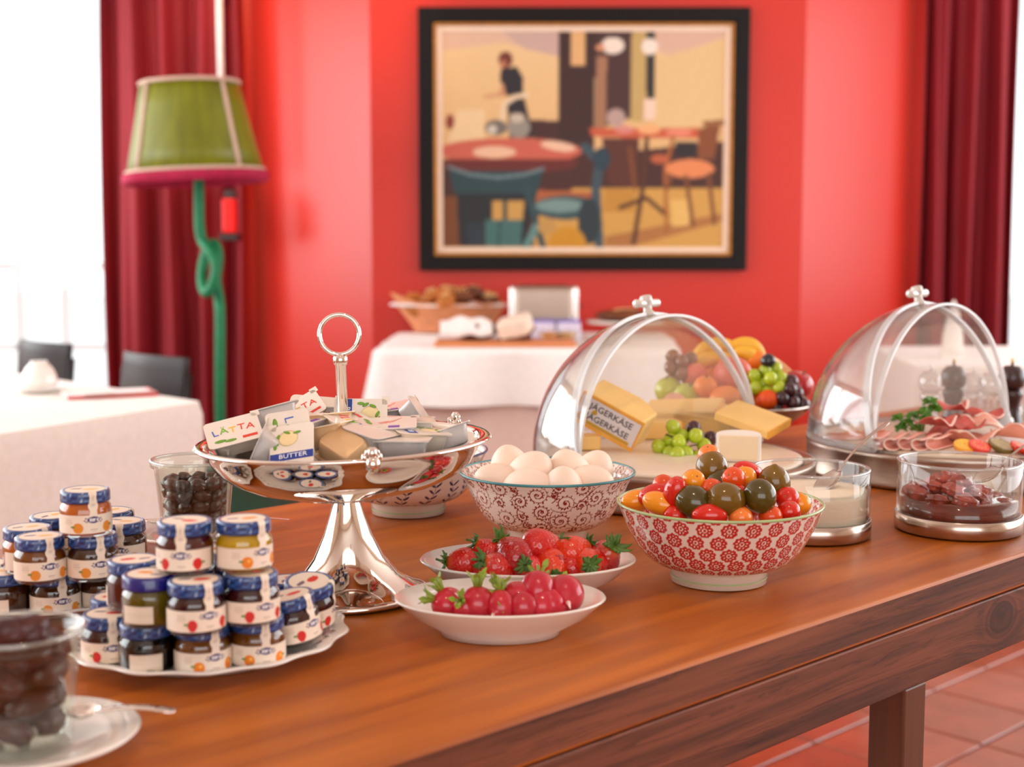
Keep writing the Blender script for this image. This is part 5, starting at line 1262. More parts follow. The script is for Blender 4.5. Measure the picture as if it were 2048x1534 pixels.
# ---------------------------------------------------------------- jam jars
BL_ = mat('blue_patterned_lid', attr=True, rough=.28, var=.05, coat=.6); NAVYL = mat('deep_blue_lid', (28, 24, 120), .25, var=.06, coat=.6)
LAB = mat('printed_paper_label', attr=True, rough=.5, var=.02)
JAMS = {'honey': (226, 124, 10), 'marm': (150, 84, 14), 'straw': (74, 12, 14), 'yellow': (255, 190, 0), 'black': (22, 18, 16), 'olive': (128, 108, 22), 'amber': (84, 42, 14), 'cherry': (104, 16, 20)}
def jam_m(k):
    nm = 'jam_' + k
    if nm in _m: return _m[nm]
    m, N, L, b = nt(nm); c = lin(JAMS[k]); b.inputs['Base Color'].default_value = (*c, 1); b.inputs['Roughness'].default_value = .12
    no = N.new('ShaderNodeTexNoise'); no.inputs['Scale'].default_value = 160; tcn = N.new('ShaderNodeTexCoord'); L.new(tcn.outputs['Object'], no.inputs['Vector'])
    rp_ = N.new('ShaderNodeMix'); rp_.data_type = 'RGBA'; rp_.inputs[6].default_value = (*[v * .7 for v in c], 1); rp_.inputs[7].default_value = (*[min(1, v * 1.3) for v in c], 1)
    L.new(no.outputs[0], rp_.inputs[0]); L.new(rp_.outputs[2], b.inputs['Base Color'])
    tl = N.new('ShaderNodeBsdfTranslucent'); tl.inputs[0].default_value = (*[min(1, v * 1.5) for v in c], 1); mx = N.new('ShaderNodeMixShader'); mx.inputs[0].default_value = .45
    L.new(b.outputs[0], mx.inputs[1]); L.new(tl.outputs[0], mx.inputs[2]); L.new(mx.outputs[0], N['Material Output'].inputs[0]); _m[nm] = m; return m
FONT = {'H': ('101', '101', '111', '101', '101'), 'e': ('000', '111', '111', '100', '111'), 'r': ('000', '110', '100', '100', '100'), 'o': ('000', '111', '101', '101', '111')}
CRE = np.array(lin((244, 226, 208))); NAV = np.array(lin((52, 40, 104))); WHT = np.array(lin((245, 240, 240)))
def label_cols(fruit, nx, nz, half, Rj, z0, z1):
    """printed label: fruit picture, small dark oval with its white word, faint text lines"""
    s = np.linspace(-half, half, nx + 1) * Rj * 1000; z = np.linspace(0, (z1 - z0) * 1000, nz + 1); Sx, Zz = np.meshgrid(s, z)
    c = np.tile(CRE, (nz + 1, nx + 1, 1)).astype(np.float32); hh = (z1 - z0) * 1000
    fc = {'straw': (214, 40, 34), 'orange': (240, 130, 20), 'honey': (236, 150, 40)}[fruit]
    for cx, sg in ((-5.2, 1), (17, -1)):
        m = ((Sx - cx) / (3.3 if fruit == 'straw' else 3.8)) ** 2 + ((Zz - 4.2) / 3.9) ** 2 < 1
        if fruit == 'straw': m &= (abs(Sx - cx) < 1.2 + .62 * (Zz - .2))
        c[m] = lin(fc)
        if fruit == 'honey':
            m2 = m & ((np.sin(Sx * 3.2) * np.sin(Zz * 3.2)) > .35); c[m2] = lin((214, 116, 24))
        if fruit == 'orange': c[m & (((Sx - cx - 1) ** 2 + (Zz - 5.2) ** 2) < 1.6)] = lin((250, 180, 80))
        c[(((Sx - cx + sg * 4) / 1.7) ** 2 + ((Zz - 5) / .8) ** 2 < 1)] = lin((110, 140, 60))
    for k in range(4): c[(abs(Zz - (hh - 2.4 - k * 1.5)) < .22) & (abs(Sx + 12.5) < 3.2 - .5 * (k % 2))] = lin((206, 184, 168))
    c[(abs(Zz - 3.0) < .3) & (abs(Sx - 6.5) < 2.6)] = lin((190, 168, 160)); c[(abs(Zz - 1.6) < .25) & (abs(Sx - 6.5) < 1.8)] = lin((200, 180, 170))
    ox, oz = 6.2, hh - 3.6
    c[((Sx - ox) / 4.7) ** 2 + ((Zz - oz) / 2.4) ** 2 < 1] = NAV
    for i, ch in enumerate('Hero'):
        for r_, row in enumerate(FONT[ch]):
            for q, v in enumerate(row):
                if v == '1': c[(abs(Sx - (ox - 2.75 + i * 1.75 + q * .5)) < .3) & (abs(Zz - (oz + 1.0 - r_ * .5)) < .3)] = WHT
    for dx, dz in ((-5.6, 1.2), (-6.4, -.4), (-5.2, -1.4), (5.4, .9), (6.2, -.6), (5.2, -1.6)):
        c[((Sx - ox - dx) / .8) ** 2 + ((Zz - oz - dz) / .45) ** 2 < 1] = lin((84, 70, 110))
    return list(c.reshape(-1, 3))
jcache = {}
def jar(fruit, jam, lidk='blue', label=True):
    key = (fruit, jam, lidk)
    if key in jcache: return copy_tree(jcache[key])
    root = thing('jam_jar', '', 'jar'); Rj = .0186
    MB().lathe([(0, .0008), (.0155, .0), (.0178, .0008), (Rj, .0026), (Rj, .0195), (.0180, .0222), (.0160, .0243), (.0156, .026)], 48).build('glass_jar', JG, root)
    MB().lathe([(0, .0022), (.0150, .0016), (.0172, .003), (.01785, .0045), (.01785, .0190), (.0172, .0215), (.0153, .0238), (.0150, .0252), (0, .0252)], 40).build('jam', jam_m(jam), root)
    # lid
    if lidk == 'blue':
        n, cols = 96, []; prof = [(.0166, .0250), (.0176, .0252), (.0180, .0262), (.0178, .0272), (.0178, .0300), (.0178, .0322), (.0172, .0334), (.0160, .0338), (.0150, .0334), (0, .0334)]
        rs = np.random.RandomState(5); bc0, bc1, bc2 = (np.array(lin(c)) for c in ((52, 92, 160), (18, 26, 84), (180, 200, 232)))
        for j, (r, z) in enumerate(prof):
            for i in range(n):
                k = (i // 4 + j) % 2; c = bc0 if k else bc1
                if 2 < j < 7 and (i * 7 + j * 13) % 23 == 0: c = bc2
                if j in (7,): c = bc0 * .7 + bc2 * .3
                cols.append(c)
        b = MB(); b.lathe(prof, n); b.c = cols; lid = b.build('lid', BL_, root)
    else:
        lid = MB().lathe([(.0166, .0245), (.0178, .0247), (.0182, .0257), (.0180, .0267), (.0180, .0320), (.0174, .0334), (.0160, .0338), (.0150, .0334), (0, .0334)], 64).build('lid', NAVYL, root)
    nr, na = 14, 48; vs = []; cols = []; fs = []
    fcol = np.array(lin({'straw': (220, 60, 50), 'orange': (238, 150, 60), 'honey': (240, 190, 110)}[fruit]))
    for j in range(nr + 1):
        for i in range(na):
            a = 2 * math.pi * i / na; r = .0146 * j / nr; x, y = r * math.cos(a), r * math.sin(a); vs.append((x, y, .03355)); c = CRE
            if ((x - .004) / .0055) ** 2 + ((y + .001) / .0034) ** 2 < 1: c = fcol
            if ((x + .006) / .0042) ** 2 + ((y - .003) / .002) ** 2 < 1: c = np.array(lin((120, 100, 120)))
            cols.append(c)
    for j in range(nr):
        for i in range(na): fs.append((j * na + i, (j + 1) * na + i, (j + 1) * na + (i + 1) % na, j * na + (i + 1) % na))
    b = MB(); b.add(vs, fs, 0, cols); b.build('lid_print', LAB, lid)
    half = R(88); nx, nz = 190, 44; Rl = Rj + .0003; z0, z1 = .0035, .0172
    b = MB(); b.grid(lambda s, q: (Rl * math.sin(-half + 2 * half * s), -Rl * math.cos(-half + 2 * half * s), z0 + (z1 - z0) * q), nx, nz, 0, label_cols(fruit, nx, nz, half, Rl, z0, z1))
    b.build('label', LAB, root)
    b = MB(); b.grid(lambda s, q: (-Rl * math.sin(R(-34 + 68 * s)), Rl * math.cos(R(-34 + 68 * s)), .004 + .0115 * q), 16, 4, 0, [CRE * (.97 if (j % 2) else .9) for j in range(5) for i in range(17)])
    b.build('back_label', LAB, root)
    path = [(Rl + .0001, .0165), (Rl + .0001, .0200), (.0184, .0225), (.0182, .0245), (.0186, .0262), (.0184, .030), (.0182, .0325), (.0172, .0342), (.014, .0344)]; wd = [3.2, 2.6, 3.6, 3.8, 3.0, 2.4, 3.0, 3.0, 2.2]
    a0 = 6.2 / 18.9; vs = []; cols = []; fs = []; k = 8
    for j, ((r, z), w_) in enumerate(zip(path, wd)):
        for i in range(k + 1):
            a = a0 + (i / k - .5) * 2 * w_ / 1000 / r; vs.append((r * math.sin(a), -r * math.cos(a), z)); cols.append(CRE * (.72 if (j in (3, 5) and i in (3, 4, 5)) else 1))
    for j in range(len(path) - 1):
        for i in range(k): fs.append((j * (k + 1) + i, j * (k + 1) + i + 1, (j + 1) * (k + 1) + i + 1, (j + 1) * (k + 1) + i))
    b = MB(); b.add(vs, fs, 0, cols); b.build('seal_strip', LAB, root)
    jcache[key] = root; return root
# (lid px, lid py, level, fruit, jam, yaw, lid kind, tilt(x,y), lift, label)
JA = [
 (203, 1238, 0, 'straw', 'straw', -12, 'blue', 0, 'strawberry jam jar at the left front of the bottom row, red fruit on its label'),
 (297, 1256, 0, 'straw', 'black', 176, 'blue', 0, 'almost black jam jar with a blank back label, bottom row left of the marmalade'),
 (431, 1257, 0, 'orange', 'marm', 8, 'blue', 0, 'marmalade jar with an orange on its label, front centre of the bottom row'),
 (505, 1247, 0, 'orange', 'marm', -2, 'blue', 0, 'marmalade jar right behind the front centre one, bottom row'),
 (595, 1222, 0, 'straw', 'straw', 30, 'blue', 1, 'strawberry jar leaning at the right end of the plate'),
 (600, 1192, 0, 'straw', 'straw', 60, 'blue', 2, 'tilted jar behind the leaning strawberry jar, dark fruit printed on its lid'),
 (563, 1168, 0, 'straw', 'cherry', 90, 'blue', 0, 'jar at the back right of the plate showing only its lid'),
 (350, 1222, 0, 'orange', 'amber', 40, 'blue', 0, 'jar in the middle of the bottom layer, hidden behind the front row'),
 (440, 1206, 0, 'straw', 'straw', 70, 'blue', 0, 'jar in the middle right of the bottom layer under the second tier'),
 (238, 1195, 0, 'straw', 'cherry', 190, 'blue', 0, 'jar at the left of the bottom layer under the tall red jar'),
 (500, 1192, 0, 'straw', 'straw', 20, 'blue', 0, 'jar at the back of the bottom layer under the right tower'),
 (320, 1180, 0, 'straw', 'straw', 20, 'blue', 0, 'jar at the back left of the bottom layer'),
 (410, 1172, 0, 'straw', 'straw', 20, 'blue', 0, 'jar at the very back of the bottom layer'),
 (262, 1123, 1, 'straw', 'cherry', 200, 'blue', 0, 'red jar with a blank back label, left end of the second tier'),
 (302, 1150, 1, 'orange', 'olive', 150, 'navy', 0, 'jar with a plain deep blue lid and golden-green contents'),
 (388, 1164, 1, 'straw', 'straw', 8, 'blue', 0, 'strawberry jar at the front of the second tier, beside the deep blue lid'),
 (490, 1150, 1, 'straw', 'straw', 12, 'blue', 0, 'strawberry jar at the right front of the second tier'),
 (365, 1128, 1, 'straw', 'cherry', 100, 'blue', 0, 'jar in the second tier carrying the dark cherry-coloured jar'),
 (476, 1124, 1, 'straw', 'straw', 100, 'blue', 0, 'jar in the second tier carrying the yellow jar'),
 (418, 1104, 1, 'straw', 'straw', 20, 'blue', 0, 'jar at the back of the second tier'),
 (369, 1045, 2, 'straw', 'cherry', -28, 'blue', 0, 'dark red jar on the top left of the front stack, seal strip facing the camera'),
 (475, 1042, 2, 'orange', 'yellow', 22, 'blue', 0, 'bright yellow jar on the top right of the front stack'),
]
JB = [
 (170, 978, 2, 'honey', 'honey', -2, 'blue', 0, 'topmost amber honey jar crowning the rear stack'),
 (57, 1055, 1, 'honey', 'honey', 26, 'blue', 0, 'amber jar at the left end of the rear stack\'s second tier'),
 (88, 1069, 1, 'honey', 'marm', 4, 'blue', 0, 'honey jar with a white-gleaming lid, front left of the rear second tier'),
 (174, 1067, 1, 'honey', 'amber', -2, 'blue', 0, 'honey jar under the topmost one, front of the rear second tier'),
 (244, 1041, 1, 'honey', 'amber', -26, 'blue', 0, 'honey jar at the right end of the rear second tier, tilted lid'),
 (105, 1030, 1, 'honey', 'marm', 60, 'blue', 0, 'jar at the back left of the rear second tier, pale disc lid'),
 (222, 1020, 1, 'honey', 'marm', 60, 'blue', 0, 'jar at the back right of the rear second tier behind the topmost jar'),
 (38, 1150, 0, 'honey', 'amber', 150, 'blue', 0, 'dark amber jar at the left of the rear bottom row, blank back label'),
 (103, 1154, 0, 'honey', 'amber', -2, 'blue', 0, 'honey jar with the full label at the front of the rear bottom row'),
 (184, 1150, 0, 'honey', 'amber', 150, 'blue', 0, 'dark amber jar right of the full-label one, rear bottom row'),
 (-4, 1132, 0, 'honey', 'honey', 10, 'blue', 0, 'jar cut off by the left edge, rear bottom row'),
 (72, 1112, 0, 'honey', 'marm', 10, 'blue', 0, 'jar in the middle of the rear bottom layer'),
 (148, 1110, 0, 'honey', 'marm', 10, 'blue', 0, 'jar in the middle right of the rear bottom layer'),
 (236, 1115, 0, 'honey', 'marm', 200, 'blue', 0, 'jar at the right of the rear bottom layer beside the front stack'),
 (200, 1082, 0, 'honey', 'marm', 10, 'blue', 0, 'jar at the back right of the rear bottom layer'),
 (112, 1078, 0, 'honey', 'marm', 10, 'blue', 0, 'jar at the back of the rear bottom layer'),
]
LH = .0346; BZ = TZ + .0068
def set_jars(lst, grp, cen, rmax):
    P = [PZ(x, y, BZ + LH * (l + 1) - .001) + Vector((0, cen, 0)) for x, y, l, *_ in lst]
    P = relax(P, [.0190] * len(P), 200, 1.0, fix_z=True, pin=.015)
    for _ in range(6):
        for j, p in zip(lst, P):
            if j[2] == 0:
                dd = Vector((p.x - rmax.x, p.y - rmax.y))
                if dd.length > .0745: dd = dd.normalized() * .0745; p.x = rmax.x + dd.x; p.y = rmax.y + dd.y
        P = relax(P, [.0187] * len(P), 20, 1.0, fix_z=True, pin=0)
    for (x, y, l, fr_, jam, yaw, lk, tl, lab), p in zip(lst, P):
        o = jar(fr_, jam, lk); z = BZ + LH * l; rot = (0, 0, R(yaw) + math.atan2(-p.x, p.y) * 1.0)
        if tl == 1: rot = (R(-4), R(-9), rot[2]); z += .007
        if tl == 2: rot = (R(6), R(-10), rot[2]); z += .009
        o.location = (p.x, p.y, z); o.rotation_euler = rot; o.name = 'jam_jar'; tag(o, lab, 'jar', grp)
    return P
PA = set_jars(JA, 'jam jars on the front plate', .009, PZ(414, 1296, TZ)); PB_ = set_jars(JB, 'honey jars on the rear plate', .0, PZ(122, 1196, TZ))
def scallop(a, z): return 1 + .02 * math.cos(14 * a) * (1 if z > .006 else 0)
def splate(label, c, r):
    t = thing('scalloped_plate', label, 'plate', (c.x, c.y, TZ))
    MB().lathe([(0, .0042), (r * .60, .0042), (r * .62, 0), (r * .66, 0), (r * .68, .0030), (r * .98, .0115), (r, .0128), (r * .985, .0142), (r * .80, .0088), (r * .70, .0060), (0, .0060)], 140, wob=scallop).build('plate_body', POR, t)
    b = MB(); dk = 42
    for k in range(dk):
        a = 2 * math.pi * k / dk; rr = r * .87 * scallop(a, 1); zz = .0106
        b.tube([(rr * math.cos(a), rr * math.sin(a), zz), ((rr + .003) * math.cos(a + .03), (rr + .003) * math.sin(a + .03), zz + .0013), (rr * math.cos(a + .07), rr * math.sin(a + .07), zz + .0003)], .0007, 5)
    tag(b.build('relief_ornament', mat('grey_relief', (150, 136, 126), .4), t), kind='stuff'); return t
cA = sum((p for p, j in zip(PA, JA) if j[2] == 0), Vector()) / 13; 
splate('scalloped white plate with relief rim under the front stack of jam jars', PZ(414, 1296, TZ), .101)
cB = PZ(122, 1196, TZ); splate('white plate under the rear stack of honey jars', cB, .098)
# jar lids dug out: two loose portions of cutlery are left out; dark-fruit jar stands behind

# ---------------------------------------------------------------- cheese under the left dome
DZ = TZ + HB + .0034
CHY = mat('yellow_cheese', (250, 206, 128), .42, var=.05, scale=30, sss=.12, bump=.15, bscale=60); CHO = mat('cheese_rind', (232, 164, 60), .5, var=.15)
CHW = mat('white_mould_rind', (246, 236, 226), .7, var=.03, bump=.2); CHC = mat('brie_paste', (246, 220, 184), .5, var=.04, sss=.1)
qy = PZ(1232, 900, DZ).y + .004; q = PY(1226, 893, qy)
ck = thing('cheese_block', 'big yellow cheese wedge with a slanted printed paper label at the left', 'cheese', q, (R(16), R(27), R(-16)))
poly = [(-.040, -.021), (.040, -.021), (.046, .018), (.020, .034), (-.034, .030)]
Tl = Matrix.Rotation(R(0), 4, 'X')
MB().prism(poly, 0, .043).build('cheese_body', CHY, ck, smooth=False, bevel=.003)
MB().prism([(-.041, -.0225), (.041, -.0225), (.0412, -.0205), (-.041, -.0205)], .0004, .0426).build('rind', CHO, ck, smooth=False, bevel=.0005)
MB().box(0, -.0232, .0225, .078, .0008, .033).build('paper_label', mat('grey_paper_label', (214, 204, 204), .5, var=.03), ck, smooth=False)
ink = mat('label_black_ink', (50, 44, 50), .5); Mf = lambda x, z, r=0: Matrix.Translation((x, -.0239, z)) @ Matrix.Rotation(R(90), 4, 'X') @ Matrix.Rotation(R(r), 4, 'Z')
txt('JÄGERKÄSE', .0115, ink, ck, Mf(.002, .0305), xs=.98)
txt('JÄGERKÄSE', .0115, ink, ck, Mf(.002, .0165), xs=.98)
b = MB(); b.ball((-.018, -.0237, .024), .0034, .0004, .0034, 12, 8); b.build('yellow_emblem', INK['gold'], ck)
MB().box(.004, -.0238, .0085, .06, .0006, .004).build('gold_stripe', INK['gold'], ck, smooth=False)
b = MB(); b.ball((-.030, -.0238, .012), .007, .0004, .006, 12, 8); b.build('amber_emblem', mat('amber_print', (190, 120, 20), .5), ck)
bpy.context.view_layer.update()
Mck = Matrix.Rotation(R(-16), 4, 'Z') @ Matrix.Rotation(R(27), 4, 'Y') @ Matrix.Rotation(R(16), 4, 'X')
lowz = min((Mck @ Vector((x, y, 0))).z for x, y in poly); cenz = (Mck @ Vector((0, 0, .021))); ck.location = (q.x - cenz.x, qy - cenz.y, DZ - lowz + .0005)
MB().box(-.012, .004, .009, .03, .03, .017).build('cheese_piece', CHY, None, (q.x - .018, qy, DZ), smooth=False, bevel=.002)
tag(C.objects[-1], 'small cheese piece propping up the labelled wedge from below', 'cheese')
def slab(label, px, py, l, w_, h, rz, m=CHY, tilt=(0, 0), lift=0, kind='cheese_slice', wedge=False, dy=0):
    q = PZ(px, py, DZ); t = thing(kind, label, 'cheese', (q.x, q.y + dy, DZ + lift), (R(tilt[0]), R(tilt[1]), R(rz)))
    pl = [(-l / 2, -w_ / 2), (l / 2, -w_ / 2), (l / 2, w_ / 2), (-l / 2, w_ / 2)] if not wedge else [(-l / 2, -w_ * .12), (l / 2, -w_ / 2), (l / 2, w_ / 2), (-l / 2, w_ * .12)]
    MB().prism(pl, 0, h).build('cheese_body', m, t, smooth=False, bevel=.0015)
    MB().prism([(l / 2 - .0002, -w_ / 2), (l / 2 + .0016, -w_ / 2), (l / 2 + .0016, w_ / 2), (l / 2 - .0002, w_ / 2)], .0003, h - .0003).build('rind', CHO if m is CHY else CHW, t, smooth=False, bevel=.0004)
    return t
slab('flat yellow cheese slab behind the grapes, next to the labelled wedge', 1305, 880, .07, .05, .022, 10, dy=.03)
slab('broad yellow cheese slice at the back, tip rising left', 1372, 868, .10, .055, .012, -22, tilt=(14, -4), lift=.022, wedge=False, dy=.035)
slab('yellow cheese slice in the middle of the fanned three', 1432, 872, .095, .05, .011, -24, tilt=(16, 4), lift=.020, dy=.03)
slab('yellow cheese slice at the right of the fan, hanging over the plate edge', 1505, 890, .075, .055, .011, -38, tilt=(12, 14), lift=.026, dy=.01)
for lx, ly, lz in ((0, .035, 0),):
    slab('low cheese block propping the fanned slices', 1420, 874, .10, .04, .020, -20, dy=.035)
q = PZ(1476, 925, DZ)
br = thing('soft_cheese', 'half round of soft white cheese, cut face to the camera, right of the grapes', 'cheese', (q.x, q.y, DZ), (0, 0, R(-14)))
def half_round(r, h, n=24, off=0): return [(r * math.cos(math.pi * i / n), off + r * 1.1 * math.sin(math.pi * i / n)) for i in range(n + 1)]
MB().prism([(x, y) for x, y in half_round(.0255, .034)], 0, .034).build('rind', CHW, br, smooth=False, bevel=.006)
MB().prism([(-.0215, -.0012), (.0215, -.0012), (.0215, .002), (-.0215, .002)], .003, .0305).build('cut_face', CHC, br, smooth=False, bevel=.001)
# grapes
GG = mat('green_grape_skin', (176, 196, 40), .2, var=.12, scale=40, coat=.4, sss=.3, rand=.12); GP_ = mat('purple_grape_skin', (62, 22, 34), .22, var=.3, scale=30, coat=.4, rand=.2)
GB = mat('brown_grape_skin', (130, 76, 58), .25, var=.25, scale=30, coat=.4, rand=.15); STM = mat('grape_stalk', (100, 84, 34), .6)
def bunch(label, pts_, r, base, mats, seed, elong=1.1, stalk=True):
    """pts_: list of (px, py, extra towards camera, colour idx)"""
    rs = random.Random(seed); P = []
    for px, py, dpt, mi in pts_: P.append(PY(px, py, base.y - dpt))
    rad = [r] * len(P); P = relax(P, rad, 40, .93, pin=.05)
    root = thing('grape_bunch', label, 'grapes', (base.x, base.y, base.z)); meshes = {}
    for (px, py, dpt, mi), p in zip(pts_, P):
        if mi not in meshes:
            o = MB().ball((0, 0, 0), r, r, r * elong, 20, 14).build('grape', mats[mi], root); meshes[mi] = o
        else: o = meshes[mi].copy(); C.objects.link(o); o.parent = root
        o.location = p - root.location; o.rotation_euler = (rs.uniform(-.6, .6), rs.uniform(-.6, .6), 0)
    if stalk:
        c = sum(P, Vector()) / len(P) - root.location; b = MB()
        for p in P[::2]: b.tube([c, (p - root.location) * .5 + c * .5 + Vector((0, 0, .002)), p - root.location], .0009, 5)
        b.tube([c, c + Vector((-.01, 0, .012)), c + Vector((-.022, .0, .016))], .0014, 6); b.build('stalk', STM, root)
    return root
yb = PZ(1366, 905, DZ).y
gpts = [(1347, 858, 0, 0), (1320, 892, .008, 0), (1358, 885, .016, 0), (1392, 872, .012, 0), (1408, 893, .010, 0), (1338, 912, .02, 0), (1372, 909, .024, 0), (1354, 910, .028, 0), (1325, 922, .016, 0), (1395, 915, .02, 0),
        (1385, 860, .0, 1), (1420, 878, .0, 1), (1366, 870, 0, 0), (1340, 880, .004, 0), (1410, 912, .008, 0), (1376, 928, .03, 0), (1350, 930, .028, 0)]
bunch('bunch of green grapes with two dark ones, on the cheese plate', gpts, .0088, Vector((PZ(1366, 905, DZ).x, yb + .012, DZ)), [GG, GP_], 4)

# ---------------------------------------------------------------- cold cuts under the right dome
HAM = mat('cooked_ham', (244, 170, 150), .35, var=.1, scale=50, sss=.1, coat=.2); SAL = mat('cured_meat', (196, 84, 74), .4, var=.35, scale=120, coat=.2); FAT = mat('meat_fat', (248, 216, 200), .4)
def curl(label, px, py, w_, r, m, rz, turns=.62, lift=0, name='ham_slice'):
    q = PZ(px, py, DZ); t = thing(name, label, 'meat', (q.x, q.y, DZ + .0008 + lift), (0, 0, R(rz)))
    def fn(s, qq):
        a = -.5 + turns * 2 * math.pi * qq; rr = r * (1 - .25 * qq) * (1 + .06 * math.sin(7 * s + 3 * qq))
        return ((s - .5) * w_, rr * math.sin(a) * 1.25, rr * 1.06 - rr * math.cos(a) + .0)
    b = MB(); b.grid(fn, 18, 26); b.build('slice_body', m, t, solid=.0016)
    b = MB(); b.grid(lambda s, qq: (fn(0 + s * 0, qq)[0] - .0008 + .0016 * s, fn(0, qq)[1], fn(0, qq)[2]), 2, 26); b.build('fat_edge', FAT, t, solid=.002); return t
hl = ['first rolled ham slice of the front row, nearest the spoon', 'second rolled ham slice of the front row', 'third rolled ham slice of the front row', 'fourth rolled ham slice of the front row, right of the curls', 'rolled ham slice ending the front row at right']
for i in range(5): curl(hl[i], 1770 + i * 30, 893 + (i % 2) * 2 + i * .5, .07, .0085, HAM, 62 - i * 3)
for i, lab in enumerate(['pale ham slice at the far left of the meat tray', 'second pale ham slice from the left of the meat tray']): curl(lab, 1700 + 34 * i, 880 - 3 * i, .06, .006, HAM, 20, .5)
def fold(label, px, py, sx, sy, m, rz, seed, h=.014, lift=.006, cat='meat', name='cured_slice'):
    q = PZ(px, py, DZ); rs = random.Random(seed); ph = rs.uniform(0, 6); t = thing(name, label, cat, (q.x, q.y, DZ + lift), (0, 0, R(rz)))
    fn = lambda s, qq: ((s - .5) * sx * (1 - .25 * (2 * qq - 1) ** 2), (qq - .5) * sy * (1 - .25 * (2 * s - 1) ** 2), h * (.5 + .5 * math.sin(s * 7 + ph + 1.5 * qq)) * (.6 + .4 * math.sin(qq * 5 + ph)))
    b = MB(); b.grid(fn, 26, 20); b.build('slice_body', m, t, solid=.0014)
    b = MB(); b.grid(lambda s, qq: tuple(Vector(fn(s, qq * .08)) + Vector((0, 0, .0006))), 26, 2); b.build('fat_edge', FAT, t, solid=.0014); return t
fold('pale pink ham fold with red edge behind the tomatoes', 1942, 888, .07, .05, HAM, 10, 1, .016, .004)
fold('large pink ham fold rising at the right edge', 2000, 878, .08, .06, HAM, -20, 2, .022, .012)
fold('pink ham fold at the far right edge, behind the glass bowl', 2040, 886, .07, .06, HAM, 20, 3, .020, .008)
for i, (x, y, rz) in enumerate([(1890, 862, 0), (1915, 852, 40), (1945, 850, 80), (1930, 866, 120), (1870, 868, 30), (1965, 858, 10), (1900, 848, 60)]):
    fold(['cured meat slice at the front of the heap by the parsley', 'cured meat slice at the middle back of the heap', 'cured meat slice at the back right of the heap', 'cured meat slice with white fat in front centre', 'dark cured slice beside the parsley stalks', 'reddish cured slice at the right of the heap', 'cured slice at the very back of the heap'][i], x, y + 16, .05, .045, SAL, rz, 10 + i, .012, .004 + .0045 * i)
# sliced tomatoes in front of the meat
tcol = {'yellow': (244, 160, 30), 'red': (224, 50, 24), 'olive': (120, 100, 36)}
for i, (x, y, c, lab) in enumerate([(1925, 902, 'yellow', 'yellow tomato half in front of the cold cuts'), (1953, 903, 'red', 'red tomato half next to the yellow half'), (1996, 902, 'olive', 'brownish green tomato slice with seeds, right of the red half'), (2034, 906, 'red', 'red tomato half at the right edge')]):
    q = PZ(x, y, DZ); t = thing('tomato_half', lab, 'tomato', (q.x, q.y - .004, DZ + .0005), (R(24), 0, R(20 * i)))
    rr = .0135 if c != 'olive' else .0165
    MB().lathe([(0, 0), (rr * .6, .0012), (rr * .95, .005), (rr, .0085), (rr * .97, .0095), (rr * .86, .0096)], 28).build('skin', mat('cut_tomato_' + c, tcol[c], .2, var=.1, coat=.5), t)
    MB().lathe([(0, .0092), (rr * .25, .0094), (rr * .86, .0096)], 28).build('cut_face', mat('tomato_flesh_' + c, tuple(min(255, int(v * 1.15 + 12)) for v in tcol[c]), .3, var=.25, scale=200, coat=.4), t)
    b = MB(); 
    for k in range(10): a = k * .628; b.ball((rr * .55 * math.cos(a), rr * .55 * math.sin(a), .0097), .0013, .0008, .0004, 6, 4)
    b.build('seeds', mat('tomato_seed', (240, 214, 130), .4), t)
# parsley
PAR = mat('parsley_green', (74, 128, 20), .5, var=.3, scale=100)
q = PZ(1830, 872, DZ); ps = thing('parsley_sprig', 'fresh green parsley sprig lying on the cold cuts', 'herb', (q.x, q.y, DZ + .004))
rs = random.Random(12)
for k in range(9):
    e = PY([1795, 1812, 1826, 1846, 1862, 1870, 1802, 1835, 1852][k], [838, 846, 832, 826, 804, 818, 858, 856, 842][k], q.y + rs.uniform(-.012, .012)) - ps.location
    b = MB(); b.tube([(0.01, 0, .0), e * .55 + Vector((0, 0, .004)), e], .0008, 5)
    b.build('stalk', mat('parsley_stalk', (120, 150, 50), .5), ps)
    b = MB()
    for L_ in range(7):
        a = L_ * .9 + k; d = Vector((math.cos(a), math.sin(a) * .6, .5 * math.sin(a * 2) + .3)).normalized(); n_ = Vector((rs.uniform(-1, 1), rs.uniform(-1, -.2), rs.uniform(.2, 1))); s_ = d.cross(n_).normalized(); sz = rs.uniform(.008, .013)
        out = [(0, 0), (.25, .22), (.35, .5), (.55, .3), (.7, .42), (.85, .15), (1.05, .0), (.85, -.15), (.7, -.42), (.55, -.3), (.35, -.5), (.25, -.22)]
        vs = [e + d * sz * x_ + s_ * sz * y_ + n_.normalized() * .0015 * math.sin(5 * x_) for x_, y_ in out]; b.add(vs, [tuple(range(12))])
    b.build('leaf_tuft', PAR, ps, smooth=False, solid=.0004)
q = PZ(1722, 874, DZ); ps = thing('parsley_leaf', 'tiny parsley leaf at the far left of the meat tray', 'herb', (q.x, q.y, DZ + .001))
b = MB(); b.add([Vector(v) * .016 for v in ((-.6, 0, .1), (-.3, .1, .5), (0, 0, .35), (.3, .1, .6), (.6, 0, .1), (.2, -.2, 0))], [(0, 1, 2, 3, 4, 5)]); b.build('leaf_blade', PAR, ps, smooth=False, solid=.0004)
MB().tube([(0, 0, 0), (.012, -.004, .001)], .0006, 5).build('stalk', mat('parsley_stalk', (120, 150, 50), .5), ps)

